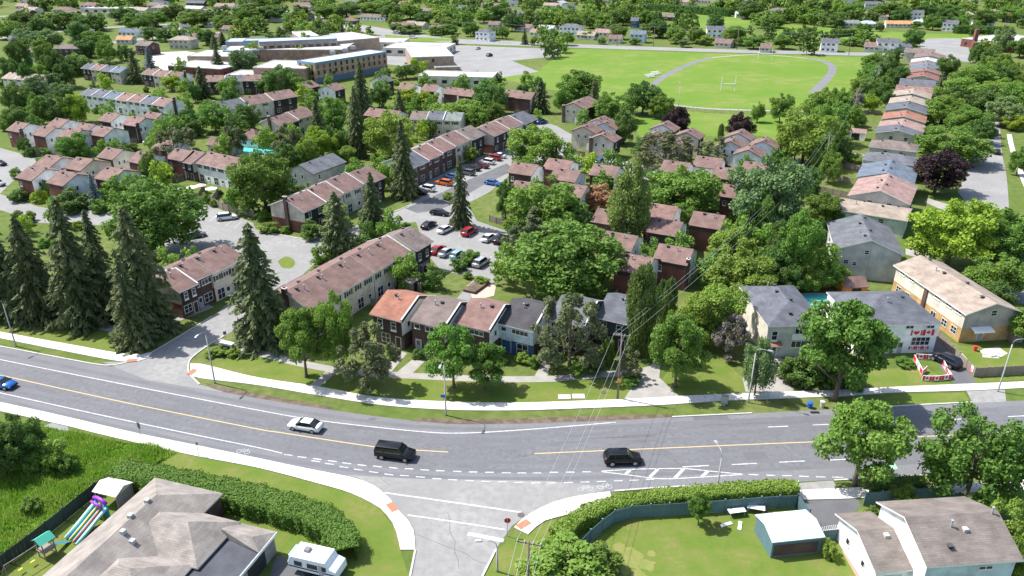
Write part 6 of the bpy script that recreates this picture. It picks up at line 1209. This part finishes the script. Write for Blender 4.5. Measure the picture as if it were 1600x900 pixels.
# ------------------------------------------------------------ yards: sheds, pool, trailer, toys
def shed(label, PX, az, W, D, He, Hr, wallm, roofm, name='shed', ridge='x', door=True):
    P = corner(PX, He); t = thing(name, label, 'shed', P, R(az)); mb = MB(); i = .15
    rz = lambda y: He+(Hr-He)*(1-abs(y-D/2)/(D/2))
    mb.poly([(i,i,0),(W-i,i,0),(W-i,i,rz(i)-.06),(i,i,rz(i)-.06)], wallm); mb.poly([(W-i,D-i,0),(i,D-i,0),(i,D-i,rz(i)-.06),(W-i,D-i,rz(i)-.06)], wallm)
    for x in (i, W-i): mb.poly([(x,i,0),(x,D-i,0),(x,D-i,rz(i)-.06),(x,D/2,Hr-.06),(x,i,rz(i)-.06)], wallm)
    mb.obj('wall', t); mb = MB(); mb.prism([(0,He),(D/2,Hr),(D,He),(D,He-.08),(D/2,Hr-.08),(0,He-.08)], 0, W, roofm, 'x'); mb.obj('roof', t)
    if door: mb = MB(); mb.box(W*.3,W*.7,.1,.15,.05,He-.25,trimb); mb.obj('door', t)
    return t
tin = mat('metal_sheet', (.5,.57,.61), .5, 0, 3, (.42,.48,.52), .6)
t = shed('open-sided shed with pale corrugated roof inside teal fence', (1207,848), 8, 6.0, 4.4, 2.3, 2.9, teal, tin, door=False)
mb = MB(); mb.box(.4,5.4,.1,.16,.25,1.7,WM('bbrown')); mb.obj('opening', t); mb = MB()
for k in range(20): mb.box(.15+.3*k-.02,.15+.3*k+.02,.02,2.2,0,.0,tin) if 0 else mb.prism([(0,2.33),(2.2,2.93),(2.2,2.9),(0,2.3)], .15+.3*k-.025, .15+.3*k+.025, tin, 'x')
mb.obj('corrugation', t)
shed('garden shed with rust-brown gambrel roof and orange wall behind pool', (1322,450), 5, 4.4, 4.0, 1.8, 3.2, mat('orange_wall', (.55,.2,.06), .7), RM('brown')); shed('small white backyard shed with pale roof by the light grey house', (1326,246), -28, 4.5, 4, 2.0, 3.0, WM('white'), RM('tan')); shed('white backyard shed with pink roof beside the light roof house', (1322,206), -28, 6, 4.5, 2.4, 3.4, WM('white'), RM('pink')); shed('wooden patio shed beside the lot fence', (660,417), 62, 2.6, 2.6, 2.0, 2.3, woodf, RM('tan')); shed('low wooden patio shed behind the orange roof', (643,444), 62, 3, 2.6, 2.0, 2.3, woodf, RM('tan'))
# vine-covered gate
p = G(1290,845); t = thing('garden_gate', 'white lattice garden gate between shed and corner house', 'gate', p, R(8)); mb = MB(); mb.box(-1.0,2.2,-.04,.04,0,1.5,teal); mb.obj('gate_panel', t); mb = MB()
for k in range(13): mb.box(-1+.25*k,-.93+.25*k,-.03,.03,1.5,1.95+.2*math.sin(math.pi*k/12),white)
mb.box(-1,2.2,-.03,.03,1.5,1.56,white); mb.obj('lattice_top', t)
# pools
water = mat('pool_water', (.10,.55,.56), .08, 0, 1, (.14,.62,.64), .6, .2, 6, spec=.5)
def pool(u, v, rx, ry, az, label):
    p = G(u, v); t = thing('swimming_pool', label, 'pool', p, R(az)); n = 28; O = [(math.cos(2*math.pi*k/n), math.sin(2*math.pi*k/n)) for k in range(n)]
    mb = MB()
    for k in range(n): a, b = O[k], O[(k+1) % n]; mb.poly([(a[0]*rx,a[1]*ry,.1),(b[0]*rx,b[1]*ry,.1),(b[0]*(rx+.5),b[1]*(ry+.5),.1),(a[0]*(rx+.5),a[1]*(ry+.5),.1)], concrete); mb.poly([(a[0]*(rx+.5),a[1]*(ry+.5),0),(b[0]*(rx+.5),b[1]*(ry+.5),0),(b[0]*(rx+.5),b[1]*(ry+.5),.1),(a[0]*(rx+.5),a[1]*(ry+.5),.1)], concrete)
    mb.obj('coping', t); mb = MB(); mb.poly([(a[0]*rx,a[1]*ry,.06) for a in O], water); mb.obj('water', t)
pool(1275,472,3.2,6.5,95,'turquoise backyard pool between the two hip-roofed houses'); pool(402,234,7.5,4.2,-20,'shared turquoise pool behind the round green tree')
sheet('pool_deck', [(372,226),(425,222),(440,240),(420,250),(370,246)], .012, gravel)
# Canadian flag fence panels on the lawn
FP = [((1427,562),(1440,587)),((1440,587),(1447,580)),((1430,561),(1446,562)),((1446,562),(1458,562)),((1458,562),(1467,563)),((1467,563),(1473,572)),((1473,572),(1478,581)),((1478,584),(1485,593)),((1440,595),(1455,596)),((1455,596),(1470,595)),((1470,595),(1485,593))]
FE = thing('flag_enclosure', 'square lawn enclosure of red and white maple leaf panels', 'flag fence', G(1456,578))
for a, b in FP:
    A, B = G(*a), G(*b); L = (B-A).length; mb = MB(); mb.box(0,L,0,.05,0,.95,flagwhite); flag_panel(mb, .03, L-.03, .12, .92, -.005); 
    T2 = Matrix.Rotation(math.pi, 4, 'Z'); mbb = mb
    mb.obj('flag_panel', FE, A-FE.location, math.atan2(B.y-A.y, B.x-A.x))
# banner with lettering on the fence
A = G(1498,562); B = G(1519,586); ang = math.atan2(B.y-A.y, B.x-A.x)
t = thing('lettered_banner', 'white banner reading Canada in red on the driveway fence', 'banner', A, ang); mb = MB(); L = (B-A).length; mb.box(0,L,-.09,-.06,.35,1.45,flagwhite); mb.box(0,L,-.1,-.09,.35,.5,flagred); mb.obj('cloth', t)
cu = bpy.data.curves.new('lettering', 'FONT'); cu.body = 'Canada'; cu.size = 1.05; cu.extrude = .006; cu.shear = .3; tmp = bpy.data.objects.new('tmp', cu); C.objects.link(tmp)
dg = bpy.context.evaluated_depsgraph_get(); me = bpy.data.meshes.new_from_object(tmp.evaluated_get(dg)); bpy.data.objects.remove(tmp); me.materials.append(flagred)
o = ob('lettering', me, t, (.15, -.105, .62)); o.rotation_euler = (math.pi/2, 0, 0); mxw = max(v.co.x for v in me.vertices); o.scale = ((L-.3)/mxw, .75, 1)
# travel trailer
wh = mat('trailer_white', (.78,.79,.8), .35); p = G(496,892); t = thing('travel_trailer', 'white pop-up travel trailer parked beside the hedge', 'trailer', p, R(-17))
mb = MB(); mb.prism([(-2.6,.7),(-2.75,1.5),(-2.3,2.45),(1.7,2.55),(2.0,1.9),(2.9,1.6),(3.0,.7)], -1.1, 1.1, wh, 'y'); mb.obj('body', t, bevel=.05)
mb = MB(); mb.box(-.35,.35,-.35,.35,2.5,2.78,mat('ac_grey', (.17,.17,.18), .5)); mb.obj('roof_vent', t, (-.9,.1,0), bevel=.08)
for x, w_ in ((-1.9,.9), (-.4,1.2), (1.3,.5)): mb = MB(); mb.box(x,x+w_,-1.13,-1.1,1.35,1.95,cglass); mb.obj('window', t)
mb = MB(); mb.box(.9,1.5,-1.125,-1.1,.75,2.1,fgrey); mb.obj('door', t); mb = MB(); mb.box(-2.6,2.9,-1.12,-1.1,1.05,1.2,trimb); mb.obj('stripe', t); mb = MB(); mb.box(-2.72,-2.6,-.8,.8,1.6,2.2,mat('sky_trim', (.35,.55,.65), .4)); mb.obj('front_shield', t)
for sx in (-.5,.45):
    for sy in (-1,1): mb = MB(); mb.tube([(sx,sy*1.0-.1,.34),(sx,sy*1.0+.1,.34)], .34, tyre, 14); mb.obj('wheel', t)
mb = MB(); mb.tube([(-2.6,0,.6),(-3.7,0,.5)], .06, black, 6); mb.tube([(-3.5,0,0),(-3.5,0,.6)], .05, black, 6); mb.obj('hitch', t)
# play yard
p = G(76,868); t = thing('play_set', 'wooden swing set with green canopy in play yard', 'play set', p, R(60))
for x in (-.6,.6):
    for y in (-.6,.6): mb = MB(); mb.box(x-.05,x+.05,y-.05,y+.05,0,2.3,woodf); mb.obj('post', t)
mb = MB(); mb.box(-.7,.7,-.7,.7,1.0,1.08,woodf); mb.obj('platform', t); mb = MB(); mb.poly([(-.85,-.85,2.3),(.85,-.85,2.3),(.85,0,2.85),(-.85,0,2.85)], mat('green_canopy', (.05,.33,.24), .7)); mb.poly([(-.85,.85,2.3),(.85,.85,2.3),(.85,0,2.85),(-.85,0,2.85)], MATS['green_canopy']); mb.obj('canopy', t)
mb = MB(); mb.tube([(-.6,0,2.1),(-4.2,0,2.1)], .06, woodf, 6); mb.tube([(-4.2,0,2.1),(-4.4,-.9,0)], .05, woodf, 6); mb.tube([(-4.2,0,2.1),(-4.4,.9,0)], .05, woodf, 6); mb.obj('swing_beam', t)
for x in (-1.6,-2.9): mb = MB(); mb.box(x-.25,x+.25,-.1,.1,.5,.55,mat('swing_yellow', (.7,.5,.05), .6)); mb.tube([(x-.22,0,.52),(x-.22,0,2.1)], .012, black, 4); mb.tube([(x+.22,0,.52),(x+.22,0,2.1)], .012, black, 4); mb.obj('swing', t)
mb = MB(); mb.poly([(.6,-.3,1.05),(.6,.3,1.05),(2.4,.3,.1),(2.4,-.3,.1)], mat('slide_teal', (.05,.2,.25), .4)); mb.obj('slide', t)
p = G(146,826); t = thing('inflatable_slide', 'colourful inflatable water slide of blue, yellow and purple', 'inflatable slide', p, R(60)); sb = mat('inflate_blue', (.02,.38,.62), .4); sy_ = mat('inflate_yellow', (.75,.6,.05), .4); spu = mat('inflate_purple', (.28,.04,.5), .4); sor = mat('inflate_orange', (.75,.15,.03), .4); sw = mat('inflate_aqua', (.4,.72,.72), .4)
mb = MB(); mb.poly([(1.4,-.9,2.1),(1.4,.9,2.1),(-2.4,1.0,.2),(-2.4,-1.0,.2)], sb); mb.poly([(1.4,-.9,0),(1.4,.9,0),(1.4,.9,2.1),(1.4,-.9,2.1)], sb); mb.obj('slide_bed', t)
for y, m_ in ((-1.0,sw),(1.0,sw),(-.35,sor),(.3,sy_)): mb = MB(); mb.tube([(1.5,y,2.3),(.4,y,1.75),(-1,y,1.0),(-2.6,y,.25)], .2 if abs(y) > .9 else .12, m_, 10); mb.obj('side_tube', t, smooth=True)
for y in (-.75,0,.75):
    mb = MB(); mb.tube([(1.5,y,0),(1.5,y,2.3),(1.5,y,2.75)], [.26,.26,.16], sb if y else sy_, 10); mb.obj('tower_column', t, smooth=True)
mb = MB(); mb.tube([(1.5,-1.1,2.9),(1.5,-.4,3.15),(1.5,.4,3.15),(1.5,1.1,2.9)], .2, spu, 10); mb.tube([(1.0,-.9,2.75),(1.0,.9,2.75)], .16, spu, 10); mb.obj('top_arch', t, smooth=True)
p = G(182,783); t = thing('gazebo', 'beige canopy gazebo shed beside the dark board fence', 'gazebo', p, R(-17)); can = mat('canopy_beige', (.62,.58,.5), .8)
for x in (-1.5,1.5):
    for y in (-1.2,1.2): mb = MB(); mb.box(x-.05,x+.05,y-.05,y+.05,0,2.1,fgrey); mb.obj('post', t)
mb = MB(); 
for q in ([(-1.7,-1.4,2.1),(1.7,-1.4,2.1),(1.7,0,2.7),(-1.7,0,2.7)], [(1.7,1.4,2.1),(-1.7,1.4,2.1),(-1.7,0,2.7),(1.7,0,2.7)], [(-1.7,-1.4,2.1),(-1.7,1.4,2.1),(-1.7,0,2.7)], [(1.7,-1.4,2.1),(1.7,1.4,2.1),(1.7,0,2.7)]): mb.poly(q, can)
mb.obj('canopy', t); mb = MB(); mb.box(-1.4,1.4,1.1,1.15,0,2.0,fgrey); mb.box(1.35,1.4,-1.1,1.1,0,2.0,fgrey); mb.obj('back_panel', t)
# backyard clutter
for u, v, az, lb in ((1150,805,10,'white folding table by the teal fence'), (1180,800,-15,'white bench by the teal fence beside the shed')):
    p = G(u, v); t = thing('table', lb, 'table', p, R(az)); mb = MB(); mb.box(-1,1,-.4,.4,.7,.76,white); mb.obj('table_top', t, bevel=.01)
    for x in (-.85,.85):
        for y in (-.3,.3): mb = MB(); mb.box(x-.03,x+.03,y-.03,y+.03,0,.7,metal); mb.obj('leg', t)
for u, v, az in ((1135,820,20), (1156,822,70)):
    p = G(u, v); mb = MB(); mb.box(-.7,.7,-.2,.2,0,.12,white); tag(mb.obj('white_board', None, (p.x, p.y, .007), R(az), bevel=.01), 'white board lying on the lawn by the teal fence', 'board', 'white boards on the lawn')
tarp = mat('tarp', (.7,.72,.74), .6, 0, 2, (.55,.58,.6)); p = G(1549,553); mb = MB()
for k in range(26): x, y = random.uniform(-1.1,1.1), random.uniform(-.7,.7); mb.box(x-.35,x+.35,y-.25,y+.25,0,.18+random.random()*.35*(1-abs(x)/1.4),tarp, Matrix.Rotation(random.uniform(-.5,.5), 4, 'Z'))
tag(mb.obj('tarp_heap', None, p, bevel=.04), 'crumpled white tarp heap in the duplex back yard', 'tarp')
sheet('bare_patch', [(1535,545),(1560,542),(1575,552),(1560,560),(1535,558)], .012, gravel)
dm = mat('dry_lawn', (.19,.19,.06), 1, 0, .9, (.15,.18,.04), 1.0); pc = G(985,872)
for k, (ox, oy, rr_) in enumerate(((0,0,1.6),(1.6,-1.0,1.1),(-1.0,1.6,.9),(.5,-2.6,1.2),(-.8,-1.8,.7),(2.4,.6,.6))): sheet('bare_patch', [(pc.x+ox+rr_*random.uniform(.55,1.1)*math.cos(t*math.pi/12), pc.y+oy+rr_*random.uniform(.55,1.1)*math.sin(t*math.pi/12)) for t in range(24)], .012+.001*k, dm, world=True)
# patio umbrellas behind the white row
for u, v, m_, lb in ((300,292,can,'beige patio umbrella behind the white-walled row'), (313,289,mat('pink_canopy', (.6,.36,.36), .8),'pink patio umbrella behind the white-walled row'), (330,294,white,'white patio umbrella behind the white-walled row'), (277,295,white,'white patio canopy by the small grey pine'), (392,318,white,'white patio umbrella beside the patio fence end'), (598,500,white,'white garden umbrella beside the orange roofed unit')):
    p = G(u, v, 2.2); t = thing('patio_umbrella', lb, 'umbrella', (p.x, p.y, 0)); mb = MB(); n = 8; O = [(1.5*math.cos(2*math.pi*k/n), 1.5*math.sin(2*math.pi*k/n), 2.1) for k in range(n)]
    for k in range(n): mb.poly([O[k], O[(k+1) % n], (0,0,2.6)], m_)
    mb.obj('canopy', t); mb = MB(); mb.tube([(0,0,0),(0,0,2.6)], .03, metal, 6); mb.obj('pole', t)
# trampoline cover / garden bed in the courtyard
p = G(744,450); t = thing('raised_planter', 'brick-edged raised planter in the courtyard behind the front row', 'planter', p, R(62)); mb = MB(); mb.box(-2.6,2.6,-1.3,1.3,0,.5,WM('bbrown')); mb.obj('edging', t); mb = MB(); mb.box(-2.4,2.4,-1.1,1.1,.5,.53,dirt); mb.obj('soil', t)
